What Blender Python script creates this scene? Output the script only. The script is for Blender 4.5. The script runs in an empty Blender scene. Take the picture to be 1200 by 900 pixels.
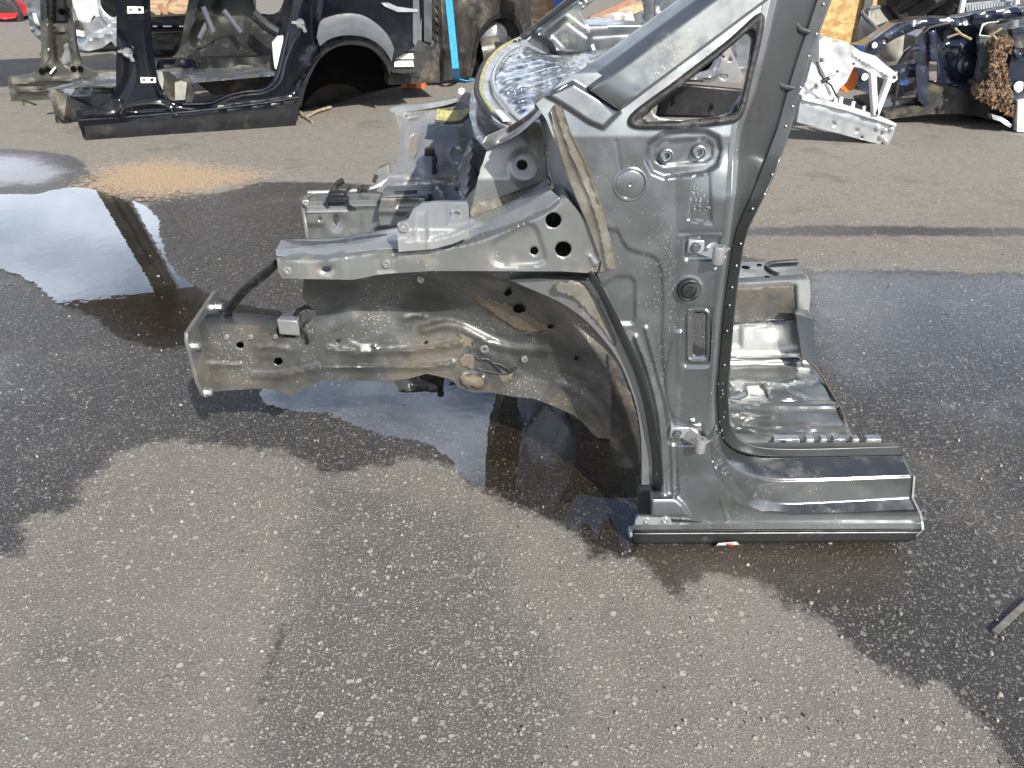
import bpy, math, random
import numpy as np
from mathutils import Vector
from mathutils.geometry import delaunay_2d_cdt

# ---------------------------------------------------------------- camera, sky, sun, exposure
scene = bpy.context.scene
PITCH = math.radians(31.0)          # below the horizon
CAM_H = 1.12
F = 900.0                           # focal length in pixels of a 1200 x 900 picture
cam_data = bpy.data.cameras.new('camera')
cam = bpy.data.objects.new('camera', cam_data)
scene.collection.objects.link(cam)
cam_data.sensor_width = 36.0
cam_data.lens = 36.0 * F / 1200.0
cam_data.clip_start = 0.05
cam_data.clip_end = 600.0
cam.location = (0, 0, CAM_H)
cam.rotation_euler = (math.radians(90) - PITCH, 0, 0)
scene.camera = cam

SUN_EL, SUN_AZ = math.radians(37), math.radians(-28)   # azimuth from straight behind the camera, to the right
world = bpy.data.worlds.new('World')
scene.world = world
world.use_nodes = True
wn = world.node_tree
wn.nodes.clear()
w_out = wn.nodes.new('ShaderNodeOutputWorld')
w_bg = wn.nodes.new('ShaderNodeBackground')
w_bg.inputs['Strength'].default_value = 0.088
sky = wn.nodes.new('ShaderNodeTexSky')
sky.sky_type = 'NISHITA'
sky.sun_disc = False
sky.sun_elevation = SUN_EL
# sun stands behind the camera and to its right
sx, sy = -math.sin(SUN_AZ), -math.cos(SUN_AZ)
sky.sun_rotation = math.atan2(sx, sy)
sky.dust_density = 2.0
w_tc = wn.nodes.new('ShaderNodeTexCoord')
w_map = wn.nodes.new('ShaderNodeMapping')
w_map.inputs['Scale'].default_value = (1.0, 1.0, 2.2)
w_no = wn.nodes.new('ShaderNodeTexNoise')
w_no.inputs['Scale'].default_value = 2.2
w_no.inputs['Detail'].default_value = 7
w_no.inputs['Roughness'].default_value = 0.55
w_rp = wn.nodes.new('ShaderNodeValToRGB')
w_rp.color_ramp.elements[0].position = 0.42
w_rp.color_ramp.elements[1].position = 0.66
# more cloud low in the sky than overhead, the same all round
w_sep = wn.nodes.new('ShaderNodeSeparateXYZ')
w_low = wn.nodes.new('ShaderNodeMapRange')
w_low.inputs['From Min'].default_value = 0.0; w_low.inputs['From Max'].default_value = 0.75
w_low.inputs['To Min'].default_value = 0.36; w_low.inputs['To Max'].default_value = -0.22
w_add = wn.nodes.new('ShaderNodeMath'); w_add.operation = 'ADD'
w_mx = wn.nodes.new('ShaderNodeMix')
w_mx.data_type = 'RGBA'
w_mx.inputs[7].default_value = (13.5, 14.6, 16.6, 1)
wn.links.new(w_tc.outputs['Generated'], w_map.inputs['Vector'])
wn.links.new(w_map.outputs[0], w_no.inputs['Vector'])
wn.links.new(w_tc.outputs['Generated'], w_sep.inputs[0])
wn.links.new(w_sep.outputs['Z'], w_low.inputs['Value'])
wn.links.new(w_no.outputs[0], w_add.inputs[0]); wn.links.new(w_low.outputs[0], w_add.inputs[1])
wn.links.new(w_add.outputs[0], w_rp.inputs[0])
wn.links.new(w_rp.outputs[0], w_mx.inputs[0])
wn.links.new(sky.outputs[0], w_mx.inputs[6])
wn.links.new(w_mx.outputs[2], w_bg.inputs['Color'])
wn.links.new(w_bg.outputs[0], w_out.inputs['Surface'])

sun_data = bpy.data.lights.new('sun', 'SUN')
sun_data.energy = 5.0
sun_data.angle = math.radians(0.55)
sun_data.color = (1.0, 0.95, 0.86)
sun = bpy.data.objects.new('sun', sun_data)
scene.collection.objects.link(sun)
sun_vec = Vector((sx * math.cos(SUN_EL), sy * math.cos(SUN_EL), math.sin(SUN_EL)))
sun.rotation_euler = sun_vec.to_track_quat('Z', 'Y').to_euler()
sun.location = (3, -4, 6)

scene.view_settings.view_transform = 'Standard'
scene.view_settings.look = 'None'
scene.view_settings.exposure = 0.28
scene.view_settings.gamma = 1.0
scene.render.resolution_x, scene.render.resolution_y = 1024, 768

rng = random.Random(7)
nrng = np.random.RandomState(7)
COL = scene.collection

# ---------------------------------------------------------------- measuring: a sight line cut by a real plane
cp, sp = math.cos(PITCH), math.sin(PITCH)
def ray(u, v):
    a = (np.asarray(u, float) - 600) / F
    b = (450 - np.asarray(v, float)) / F
    return a, cp + b * sp, -sp + b * cp          # x, y, z of the direction
def PY(u, v, Y):
    x, y, z = ray(u, v)
    t = np.asarray(Y, float) / y
    return np.stack([x * t, y * t, CAM_H + z * t], -1)
def PZ(u, v, Z=0.0):
    x, y, z = ray(u, v)
    t = (np.asarray(Z, float) - CAM_H) / z
    return np.stack([x * t, y * t, CAM_H + z * t], -1)
def PX(u, v, X):
    x, y, z = ray(u, v)
    t = X / x
    return np.stack([x * t, y * t, CAM_H + z * t], -1)
class YS:                      # upright surface; Yf(u, v) -> distance; d = how far it stands proud towards the viewer's side
    def __init__(s, Yf): s.f = Yf if callable(Yf) else (lambda u, v, k=Yf: k + 0 * np.asarray(u, float))
    def __call__(s, u, v, d=0.0): return PY(u, v, s.f(np.asarray(u, float), np.asarray(v, float)) - d)
    n = np.array([0, -1.0, 0])
class ZS:                      # lying surface at height z
    def __init__(s, z): s.f = z if callable(z) else (lambda u, v, k=z: k + 0 * np.asarray(u, float))
    def __call__(s, u, v, d=0.0): return PZ(u, v, s.f(np.asarray(u, float), np.asarray(v, float)) + d)
    n = np.array([0, 0, 1.0])
class PS:                      # any plane: through o with normal n (pointing at the viewer's side)
    def __init__(s, o, n):
        s.o = np.array(o, float); s.n = np.array(n, float) / np.linalg.norm(n)
    def __call__(s, u, v, d=0.0):
        x, y, z = ray(u, v)
        D = np.stack([x, y, z], -1)
        c = np.array([0, 0, CAM_H])
        t = (np.dot(s.o - c, s.n) + d) / (D @ s.n)
        return c + D * np.asarray(t)[..., None]

# ---------------------------------------------------------------- 2-D helpers
def A(*p): return np.array(p, float).reshape(-1, 2)
def spline(P, step=3.0, closed=False):
    P = np.asarray(P, float); n = len(P); out = []
    segs = n if closed else n - 1
    for i in range(segs):
        p1, p2 = P[i], P[(i + 1) % n]
        p0 = P[(i - 1) % n] if (closed or i > 0) else 2 * p1 - p2
        p3 = P[(i + 2) % n] if (closed or i + 2 < n) else 2 * p2 - p1
        k = max(1, int(np.linalg.norm((p2 - p1)[:2]) / step))
        for j in range(k):
            t = j / k
            out.append(.5 * ((2 * p1) + (-p0 + p2) * t + (2 * p0 - 5 * p1 + 4 * p2 - p3) * t * t + (-p0 + 3 * p1 - 3 * p2 + p3) * t ** 3))
    if not closed: out.append(P[-1])
    return np.array(out)
def resample(P, step, closed=True):
    P = np.asarray(P, float); out = []
    n = len(P)
    for i in range(n if closed else n - 1):
        a, b = P[i], P[(i + 1) % n]
        k = max(1, int(math.ceil(np.linalg.norm(b - a) / step)))
        for j in range(k): out.append(a + (b - a) * j / k)
    if not closed: out.append(P[-1])
    return np.array(out)
def circ(cx, cy, r, ry=None, n=18, rot=0):
    ry = r if ry is None else ry
    a = np.arange(n) / n * 2 * math.pi
    x, y = r * np.cos(a), ry * np.sin(a)
    c, s = math.cos(rot), math.sin(rot)
    return np.stack([cx + x * c - y * s, cy + x * s + y * c], -1)
def rrect(x0, y0, x1, y1, r, shear=0.0):
    out = []
    for cx, cy, a0 in ((x1 - r, y1 - r, 0), (x0 + r, y1 - r, 90), (x0 + r, y0 + r, 180), (x1 - r, y0 + r, 270)):
        for k in range(5):
            a = math.radians(a0 + 22.5 * k)
            out.append((cx + r * math.cos(a), cy + r * math.sin(a)))
    o = np.array(out)
    o[:, 0] += shear * (o[:, 1] - (y0 + y1) / 2)
    return o
def inside(pts, poly):
    x, y = pts[:, 0], pts[:, 1]
    c = np.zeros(len(pts), bool)
    n = len(poly)
    for i in range(n):
        x1, y1 = poly[i]; x2, y2 = poly[(i + 1) % n]
        if y1 == y2: continue
        m = ((y1 > y) != (y2 > y)) & (x < (x2 - x1) * (y - y1) / (y2 - y1) + x1)
        c ^= m
    return c
def dist(pts, line, closed=True):
    d = np.full(len(pts), 1e9)
    n = len(line)
    for i in range(n if closed else n - 1):
        a, b = line[i], line[(i + 1) % n]
        ab = b - a; L = ab @ ab
        if L < 1e-12: continue
        t = np.clip(((pts - a) @ ab) / L, 0, 1)
        q = pts - (a + t[:, None] * ab)
        d = np.minimum(d, np.hypot(q[:, 0], q[:, 1]))
    return d
def sdf(pts, poly):            # positive inside
    d = dist(pts, poly)
    return np.where(inside(pts, poly), d, -d)
def sstep(x, a, b):
    t = np.clip((x - a) / (b - a), 0, 1)
    return t * t * (3 - 2 * t)
# pressed features: pad(poly, metres, ramp px) / rib(polyline, metres, half width px)
def pad(poly, h, ramp=4.0):
    poly = np.asarray(poly, float)
    return lambda p: h * sstep(sdf(p, poly), -ramp / 2, ramp / 2)
def rib(line, h, w=4.0):
    line = np.asarray(line, float)
    return lambda p: h * (1 - sstep(dist(p, line, False), 0, w))
def ring(cx, cy, r, h, w=2.0):
    return lambda p: h * (1 - sstep(np.abs(np.hypot(p[:, 0] - cx, p[:, 1] - cy) - r), 0, w))
def wav(p, s, seed=0):
    a = np.zeros(len(p))
    r = np.random.RandomState(seed)
    for k in range(9):
        th = r.rand() * 6.283; f = (0.5 + r.rand() * 1.8) / s
        a += np.sin((p[:, 0] * math.cos(th) + p[:, 1] * math.sin(th)) * f + r.rand() * 6.28)
    return a / 9
def crumple(h, s, seed=1): return lambda p: h * wav(p, s, seed)

# ---------------------------------------------------------------- objects
OFF = {}
def empty(name, loc, label=None, cat=None, group=None):
    o = bpy.data.objects.new(name, None)
    o.empty_display_size = 0.05
    COL.objects.link(o); o.location = loc
    OFF[o.name] = np.array(loc, float)
    if label: o['label'] = label
    if cat: o['category'] = cat
    if group: o['group'] = group
    return o
def tag(o, label=None, cat=None, group=None, kind=None):
    if label: o['label'] = label
    if cat: o['category'] = cat
    if group: o['group'] = group
    if kind: o['kind'] = kind
    return o
def obj(name, V, Fc, m, parent=None, smooth=True, angle=34, solid=None, bevel=None):
    V = np.asarray(V, float).reshape(-1, 3)
    if parent is not None: off = OFF[parent.name]
    else: off = np.array([(V[:, 0].min() + V[:, 0].max()) / 2, (V[:, 1].min() + V[:, 1].max()) / 2, V[:, 2].min()])
    me = bpy.data.meshes.new(name)
    me.from_pydata((V - off).tolist(), [], [list(map(int, f)) for f in Fc])
    me.materials.append(m)
    if smooth:
        me.polygons.foreach_set('use_smooth', [True] * len(me.polygons))
        me.update()
        me.set_sharp_from_angle(angle=math.radians(angle))
    me.update()
    o = bpy.data.objects.new(name, me)
    COL.objects.link(o)
    if parent is not None: o.parent = parent
    else: o.location = off
    OFF[o.name] = off
    if bevel:
        b = o.modifiers.new('bevel', 'BEVEL'); b.width = bevel; b.segments = 2; b.limit_method = 'ANGLE'; b.angle_limit = math.radians(40)
    if solid:
        s = o.modifiers.new('solid', 'SOLIDIFY'); s.thickness = abs(solid); s.offset = -1 if solid > 0 else 1
    return o
class MB:
    def __init__(s): s.V = []; s.F = []; s.n = 0
    def add(s, V, Fc):
        V = np.asarray(V, float).reshape(-1, 3)
        s.V.append(V); s.F += [[i + s.n for i in f] for f in Fc]; s.n += len(V); return s
    def box(s, a, b):            # axis aligned between corners
        x0, y0, z0 = np.minimum(a, b); x1, y1, z1 = np.maximum(a, b)
        return s.hexa([(x0, y0, z0), (x1, y0, z0), (x1, y1, z0), (x0, y1, z0), (x0, y0, z1), (x1, y0, z1), (x1, y1, z1), (x0, y1, z1)])
    def hexa(s, P):
        return s.add(P, [(0, 3, 2, 1), (4, 5, 6, 7), (0, 1, 5, 4), (1, 2, 6, 5), (2, 3, 7, 6), (3, 0, 4, 7)])
    def beam(s, a, b, w, h, up=(0, 0, 1)):     # box along a->b
        a = np.array(a, float); b = np.array(b, float)
        d = b - a; d /= np.linalg.norm(d)
        sd = np.cross(d, up); sd /= np.linalg.norm(sd); u = np.cross(sd, d)
        P = [e + sd * i * w / 2 + u * j * h / 2 for e in (a, b) for i, j in ((-1, -1), (1, -1), (1, 1), (-1, 1))]
        return s.hexa([P[0], P[1], P[2], P[3], P[4], P[5], P[6], P[7]])
    def tube(s, pts, r, n=8, cap=True):
        pts = np.asarray(pts, float); m = len(pts)
        rr = np.full(m, r) if np.isscalar(r) else np.asarray(r, float)
        T = np.gradient(pts, axis=0); T /= np.linalg.norm(T, axis=1)[:, None]
        ref = np.array([0, 0, 1.0]) if abs(T[0][2]) < .9 else np.array([1.0, 0, 0])
        V = []
        nrm = np.cross(T[0], ref); nrm /= np.linalg.norm(nrm)
        for i in range(m):
            nrm = nrm - T[i] * (nrm @ T[i]); nrm /= np.linalg.norm(nrm)
            bn = np.cross(T[i], nrm)
            for k in range(n):
                a = 2 * math.pi * k / n
                V.append(pts[i] + rr[i] * (math.cos(a) * nrm + math.sin(a) * bn))
        Fc = [(i * n + k, i * n + (k + 1) % n, (i + 1) * n + (k + 1) % n, (i + 1) * n + k) for i in range(m - 1) for k in range(n)]
        if cap: Fc += [tuple(range(n))[::-1], tuple((m - 1) * n + k for k in range(n))]
        return s.add(V, Fc)
    def lathe(s, c, axis, prof, n=20, close=True):   # prof: (distance along axis, radius)
        c = np.array(c, float); ax = np.array(axis, float); ax /= np.linalg.norm(ax)
        ref = np.array([0, 0, 1.0]) if abs(ax[2]) < .9 else np.array([1.0, 0, 0])
        e1 = np.cross(ax, ref); e1 /= np.linalg.norm(e1); e2 = np.cross(ax, e1)
        V = [c + ax * h + r * (math.cos(2 * math.pi * k / n) * e1 + math.sin(2 * math.pi * k / n) * e2) for h, r in prof for k in range(n)]
        Fc = [(i * n + k, i * n + (k + 1) % n, (i + 1) * n + (k + 1) % n, (i + 1) * n + k) for i in range(len(prof) - 1) for k in range(n)]
        if close: Fc.append(tuple((len(prof) - 1) * n + k for k in range(n)))
        return s.add(V, Fc)
    def build(s, name, m, parent=None, **k):
        return obj(name, np.concatenate(s.V), s.F, m, parent, **k)

def panel(name, outline, S, m, parent=None, holes=(), feats=(), res=4.0, ret=0.0, solid=.0016, edge=None, base=0.0, angle=50, retdir=None, **kw):
    """pressed sheet: outline and holes lie on the surface S, features press it in or out; ret folds the rim back"""
    outline = resample(np.asarray(outline, float), edge or res)
    pts = [outline]; E = []; n0 = len(outline)
    E += [(i, (i + 1) % n0) for i in range(n0)]
    hs = []
    for h in holes:
        h = resample(np.asarray(h, float), (edge or res)); k = sum(map(len, pts))
        E += [(k + i, k + (i + 1) % len(h)) for i in range(len(h))]
        pts.append(h); hs.append(h)
    lo, hi = outline.min(0), outline.max(0)
    gx, gy = np.meshgrid(np.arange(lo[0], hi[0], res), np.arange(lo[1], hi[1], res))
    gx = gx + (np.arange(gx.shape[0]) % 2)[:, None] * res / 2
    g = np.stack([gx.ravel(), gy.ravel()], -1)
    g = g[inside(g, outline)]
    if len(g): g = g[dist(g, outline) > res * .55]
    for h in hs:
        if len(g): g = g[~inside(g, h)]
        if len(g): g = g[dist(g, h) > res * .55]
    P = np.concatenate(pts + [g]) if len(g) else np.concatenate(pts)
    r = delaunay_2d_cdt([Vector(p) for p in P], E, [], 0, 1e-5)
    Q = np.array([tuple(v) for v in r[0]]); T = np.array([f for f in r[2] if len(f) == 3])
    cen = Q[T].mean(1)
    keep = inside(cen, outline)
    for h in hs: keep &= ~inside(cen, h)
    T = T[keep]
    d = np.full(len(Q), base)
    for f in feats: d = d + f(Q)
    V = S(Q[:, 0], Q[:, 1], d)
    # wind the faces towards the surface's front
    a = np.cross(V[T[:, 1]] - V[T[:, 0]], V[T[:, 2]] - V[T[:, 0]])
    c = V[T].mean(1) - np.array([0, 0, CAM_H])
    fl = (a * c).sum(1) > 0
    T[fl] = T[fl][:, ::-1]
    Fc = T.tolist()
    if ret:
        cnt = {}
        for f in Fc:
            for i in range(3):
                e = (f[i], f[(i + 1) % 3]); cnt[e] = 1
        bd = [e for e in cnt if (e[1], e[0]) not in cnt]
        mid = (Q[[e[0] for e in bd]] + Q[[e[1] for e in bd]]) / 2
        ok = dist(mid, outline) < .6
        nd = (-S.n if retdir is None else np.array(retdir, float)) * ret
        mp = {}; V = V.tolist()
        def bk(i):
            if i not in mp: mp[i] = len(V); V.append((np.array(V[i]) + nd).tolist())
            return mp[i]
        for e, k in zip(bd, ok):
            if k: Fc.append([e[1], e[0], bk(e[0]), bk(e[1])])
    return obj(name, V, Fc, m, parent, angle=angle, solid=solid, **kw)

def loft(name, curves, m, parent=None, n=40, sub=3, tight=True, smoothcurve=True, solid=.0016, closed=False, angle=50, build=True, straight=False):
    """skin across 3-D curves (each a list of points); tight keeps the folds crisp with narrow support strips"""
    C = []
    for c in curves:
        c = np.asarray(c, float)
        c = spline(c, .012) if (smoothcurve and len(c) > 2) else c
        L = np.r_[0, np.cumsum(np.linalg.norm(np.diff(c, axis=0), axis=1))]
        t = np.linspace(0, L[-1], n)
        C.append(np.stack([np.interp(t, L, c[:, k]) for k in range(3)], -1))
    rows = []
    ts = [0, .1, .5, .9] if tight else [k / sub for k in range(sub)]
    for i in range(len(C) - 1):
        for t in ts: rows.append(C[i] * (1 - t) + C[i + 1] * t)
    rows.append(C[-1])
    R = np.array(rows)
    k = len(R)
    Fc = [(i * n + j, i * n + j + 1, (i + 1) * n + j + 1, (i + 1) * n + j) for i in range(k - 1) for j in range(n - 1)]
    V = R.reshape(-1, 3)
    f = np.array(Fc)
    a = np.cross(V[f[:, 1]] - V[f[:, 0]], V[f[:, 3]] - V[f[:, 0]])
    cc = V[f].mean(1) - np.array([0, 0, CAM_H])
    if ((a * cc).sum(1)).sum() > 0: Fc = [x[::-1] for x in Fc]
    return obj(name, V, Fc, m, parent, angle=angle, solid=solid)
def c3(S, pts, d=0.0):
    p = np.asarray(pts, float); return S(p[:, 0], p[:, 1], d)
def cY(*uvY):
    p = np.array(uvY, float).reshape(-1, 3); return PY(p[:, 0], p[:, 1], p[:, 2])
def cZ(*uvz):
    p = np.array(uvz, float).reshape(-1, 3); return PZ(p[:, 0], p[:, 1], p[:, 2])
def mmpp(P):                   # metres per picture pixel at a point
    P = np.asarray(P); return (P[..., 1] * cp + (CAM_H - P[..., 2]) * sp) / F
# ---------------------------------------------------------------- materials
def nd(t, kind, **kw):
    n = t.nodes.new(kind)
    for k, v in kw.items():
        if k in n.inputs: n.inputs[k].default_value = v
        else: setattr(n, k, v)
    return n
def mixc(t, fac, a, b, blend='MIX'):
    m = t.nodes.new('ShaderNodeMix'); m.data_type = 'RGBA'; m.blend_type = blend; m.clamp_factor = True
    for sock, val in ((0, fac), (6, a), (7, b)):
        if hasattr(val, 'links'): t.links.new(val, m.inputs[sock])
        elif sock == 0: m.inputs[0].default_value = val
        else: m.inputs[sock].default_value = (*val[:3], 1)
    return m.outputs[2]
def ramp(t, src, a, b, lo=0.0, hi=1.0):
    m = nd(t, 'ShaderNodeMapRange'); m.interpolation_type = 'SMOOTHSTEP'
    m.inputs['From Min'].default_value = a; m.inputs['From Max'].default_value = b
    m.inputs['To Min'].default_value = lo; m.inputs['To Max'].default_value = hi
    t.links.new(src, m.inputs['Value']); return m.outputs[0]
def math_(t, op, a, b=None):
    m = nd(t, 'ShaderNodeMath', operation=op)
    for i, x in enumerate((a, b)):
        if x is None: continue
        if hasattr(x, 'links'): t.links.new(x, m.inputs[i])
        else: m.inputs[i].default_value = x
    return m.outputs[0]
def noise(t, vec, scale, detail=4, rough=.55, dist_=0.0):
    n = nd(t, 'ShaderNodeTexNoise', Scale=scale, Detail=detail, Roughness=rough, Distortion=dist_)
    t.links.new(vec, n.inputs['Vector']); return n.outputs[0]
def base_mat(name):
    m = bpy.data.materials.new(name); m.use_nodes = True
    t = m.node_tree; t.nodes.clear()
    o = nd(t, 'ShaderNodeOutputMaterial'); b = nd(t, 'ShaderNodeBsdfPrincipled')
    t.links.new(b.outputs[0], o.inputs[0])
    g = nd(t, 'ShaderNodeNewGeometry')
    return m, t, b, g.outputs['Position'], o
def mat(name, col, rough=.45, metal=0.0, var=.12, vs=7, dirt=None, damt=.3, ds=5, drops=0.0, bump=.15, bs=90, coat=0.0, spec=.5, wave=None, rvar=.12, stretch=None):
    m, t, b, pos, o = base_mat(name)
    if stretch:
        mp = nd(t, 'ShaderNodeMapping'); mp.inputs['Scale'].default_value = stretch
        t.links.new(pos, mp.inputs[0]); spos = mp.outputs[0]
    else: spos = pos
    n1 = noise(t, spos, vs, 5)
    col = tuple(col)
    c = mixc(t, ramp(t, n1, .3, .7), [x * (1 - var) for x in col], [min(1, x * (1 + var)) for x in col])
    r = ramp(t, noise(t, spos, vs * 2.7, 4), .25, .75, max(.02, rough - rvar), rough + rvar)
    metal_s = None
    if dirt:
        n2 = noise(t, pos, ds, 8, .65)
        dm = ramp(t, n2, .62 - damt * .45, .78 - damt * .3)
        n3 = noise(t, pos, 160, 3)
        dm = math_(t, 'MULTIPLY', dm, ramp(t, n3, .25, .6, .45, 1))
        c = mixc(t, dm, c, dirt)
        r = math_(t, 'ADD', r, math_(t, 'MULTIPLY', dm, .35))
        metal_s = math_(t, 'MULTIPLY', math_(t, 'SUBTRACT', 1.0, dm), metal)
    hgt = noise(t, spos, bs, 4)
    if drops:
        v = nd(t, 'ShaderNodeTexVoronoi', Scale=230.0, Randomness=1.0)
        t.links.new(pos, v.inputs['Vector'])
        msk = ramp(t, noise(t, pos, 9, 3), .5, .62)
        d = math_(t, 'MULTIPLY', ramp(t, v.outputs['Distance'], .34, .18), msk)
        sel = nd(t, 'ShaderNodeSeparateColor'); t.links.new(v.outputs['Color'], sel.inputs[0])
        d = math_(t, 'MULTIPLY', d, ramp(t, sel.outputs[0], 1 - drops, 1 - drops + .05))
        c = mixc(t, d, c, (.62, .62, .58))
        hgt = math_(t, 'ADD', hgt, math_(t, 'MULTIPLY', d, 1.5))
    t.links.new(c, b.inputs['Base Color']); t.links.new(r, b.inputs['Roughness'])
    if metal_s is not None: t.links.new(metal_s, b.inputs['Metallic'])
    else: b.inputs['Metallic'].default_value = metal
    b.inputs['Specular IOR Level'].default_value = spec
    if coat:
        b.inputs['Coat Weight'].default_value = coat; b.inputs['Coat Roughness'].default_value = .12
    if bump:
        bp = nd(t, 'ShaderNodeBump', Strength=bump, Distance=.0015)
        t.links.new(hgt, bp.inputs['Height']); t.links.new(bp.outputs[0], b.inputs['Normal'])
    return m
M = {}
M['silver'] = mat('silver_body_paint', (.235, .256, .264), .36, .82, dirt=(.26, .24, .20), damt=.12, drops=.25, coat=.35, bump=.05, bs=40)
M['pillar'] = mat('shaded_silver_paint', (.17, .185, .185), .34, .55, dirt=(.30, .28, .24), damt=.10, drops=.12, coat=.4, bump=.05, bs=40)  # same silver paint in a darker tone, shade painted into the pillar corner
M['jamb'] = mat('door_jamb_paint', (.072, .078, .08), .36, .5, dirt=(.2, .19, .17), damt=.08, coat=.2, bump=.05)
M['sill'] = mat('sill_paint', (.16, .172, .178), .21, .85, dirt=(.10, .095, .088), damt=.26, ds=9, drops=.2, coat=.4, bump=.08, bs=50)
M['warm'] = mat('primered_rail_paint', (.245, .256, .252), .38, .6, dirt=(.24, .21, .16), damt=.22, ds=9, drops=.15, coat=.2, bump=.06)
M['pale'] = mat('pale_sheet_paint', (.40, .41, .41), .36, .5, dirt=(.25, .22, .18), damt=.18, coat=.2, bump=.06)
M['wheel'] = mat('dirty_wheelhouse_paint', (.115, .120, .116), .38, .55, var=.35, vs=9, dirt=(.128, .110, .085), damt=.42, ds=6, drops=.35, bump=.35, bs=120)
M['rail'] = mat('muddy_rail_paint', (.20, .21, .205), .38, .5, var=.15, dirt=(.24, .19, .12), damt=.3, ds=7, drops=.3, bump=.2, bs=120)
M['dark'] = mat('stone_guard_and_shade', (.025, .025, .024), .6, .0, var=.3, dirt=(.14, .12, .09), damt=.3, ds=8, bump=.6, bs=200)  # black underseal, also the colour of sheets standing in for shade
M['seal'] = mat('khaki_seam_sealer', (.165, .160, .138), .5, .15, var=.3, vs=18, dirt=(.11, .095, .07), damt=.4, ds=16, bump=.7, bs=60)
M['brownseal'] = mat('brown_sealer', (.175, .150, .115), .6, .1, var=.25, vs=25, dirt=(.14, .10, .06), damt=.4, ds=25, bump=.8, bs=80)
M['rubber'] = mat('black_rubber', (.02, .02, .021), .55, 0, var=.3, vs=30, dirt=(.12, .12, .11), damt=.18, ds=30, bump=.4, bs=120)
M['plastic'] = mat('black_plastic', (.018, .018, .02), .38, 0, dirt=(.1, .1, .09), damt=.15, ds=20, bump=.2)
M['zinc'] = mat('bright_zinc', (.62, .63, .62), .3, .85, dirt=(.2, .18, .15), damt=.1, ds=40, bump=.1)
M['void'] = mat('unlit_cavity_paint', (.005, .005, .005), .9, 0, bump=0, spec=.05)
M['bluish'] = mat('inner_sheet_paint', (.34, .35, .355), .32, .52, dirt=(.30, .26, .21), damt=.22, ds=10, drops=.2, coat=.2, bump=.15, bs=50)
M['floor'] = mat('wet_floor_paint', (.20, .22, .23), .2, .6, var=.2, dirt=(.10, .095, .085), damt=.35, ds=9, bump=.15, bs=30, coat=.5)
M['yellow'] = mat('yellow_paint_marks', (.52, .47, .15), .5, 0, var=.2, vs=40, dirt=(.20, .22, .23), damt=.45, ds=60, bump=.3)
M['black'] = mat('black_body_paint', (.004, .005, .009), .10, .0, var=.2, dirt=(.05, .05, .05), damt=.05, ds=4, coat=.0, bump=.02, spec=.38)
M['creaseglint'] = mat('crease_highlight_black', (.05, .055, .065), .18, .5, bump=0)  # lighter than the body black: highlight painted along the sill creases
M['blackmat'] = mat('black_cladding', (.011, .012, .013), .5, 0, var=.2, vs=12, dirt=(.05, .048, .045), damt=.2, ds=7, bump=.3, spec=.3)
M['greyclad'] = mat('grey_arch_trim', (.10, .11, .13), .45, 0, var=.12, dirt=(.15, .14, .13), damt=.2, bump=.15)
M['olive'] = mat('olive_inner_primer', (.06, .062, .052), .42, .3, var=.2, dirt=(.26, .24, .19), damt=.25, ds=6, bump=.15)
M['greydoor'] = mat('grey_blue_paint', (.17, .19, .21), .3, .5, dirt=(.2, .19, .17), damt=.2, bump=.05, coat=.3)
M['dirtycar'] = mat('weathered_dark_panel', (.05, .047, .042), .28, .35, var=.45, vs=3, dirt=(.20, .18, .15), damt=.36, ds=2.5, bump=.2, stretch=(3, 3, .8))
M['white'] = mat('white_body_paint', (.62, .64, .66), .32, .1, dirt=(.32, .30, .27), damt=.22, ds=6, coat=.3, bump=.05)
M['galv'] = mat('galvanised_rail', (.46, .49, .51), .38, .6, dirt=(.28, .27, .25), damt=.2, ds=6, bump=.1)
M['navy'] = mat('navy_body_paint', (.022, .030, .052), .24, .25, var=.25, dirt=(.16, .14, .12), damt=.2, ds=5, coat=.6, bump=.08)
M['rust'] = mat('rusty_leaf_litter', (.10, .06, .035), .85, 0, var=.5, vs=30, dirt=(.36, .29, .21), damt=.5, ds=30, bump=.5)
M['orange'] = mat('orange_plastic', (.72, .17, .03), .4, 0, dirt=(.3, .15, .08), damt=.15, ds=20)
M['blue'] = mat('blue_strap_webbing', (.03, .36, .75), .6, 0, var=.12, vs=40, bump=.5, bs=300, dirt=(.2, .3, .36), damt=.15, ds=20)
M['bluecloth'] = mat('blue_tarpaulin', (.03, .09, .36), .5, 0, bump=.4)
M['red'] = mat('red_body_paint', (.60, .03, .035), .2, .1, coat=.8, bump=.02)
M['tub'] = mat('galvanised_tub', (.34, .34, .31), .5, .35, var=.3, vs=9, dirt=(.40, .37, .30), damt=.4, ds=12, bump=.25)
M['wood'] = mat('weathered_wood', (.36, .25, .15), .65, 0, var=.35, vs=6, dirt=(.2, .15, .1), damt=.3, ds=12, bump=.4, stretch=(1, 1, 9))
M['woodred'] = mat('reddish_plank', (.30, .15, .08), .6, 0, var=.3, vs=10, dirt=(.2, .15, .1), damt=.3, bump=.4)
M['twig'] = mat('dead_twig', (.34, .27, .19), .8, 0, var=.3, vs=50)
M['glassdark'] = mat('dark_louvre', (.05, .06, .07), .25, .2)
M['whiteplastic'] = mat('white_foam', (.75, .75, .72), .5, 0, dirt=(.4, .38, .34), damt=.2, ds=14)
M['label'] = mat('white_sticker', (.85, .85, .82), .5, 0, bump=0)
M['redlabel'] = mat('red_sticker', (.55, .12, .12), .5, 0, bump=0)
M['brick'] = mat('far_wall_render', (.30, .28, .26), .9, 0, var=.2, vs=2)
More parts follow.
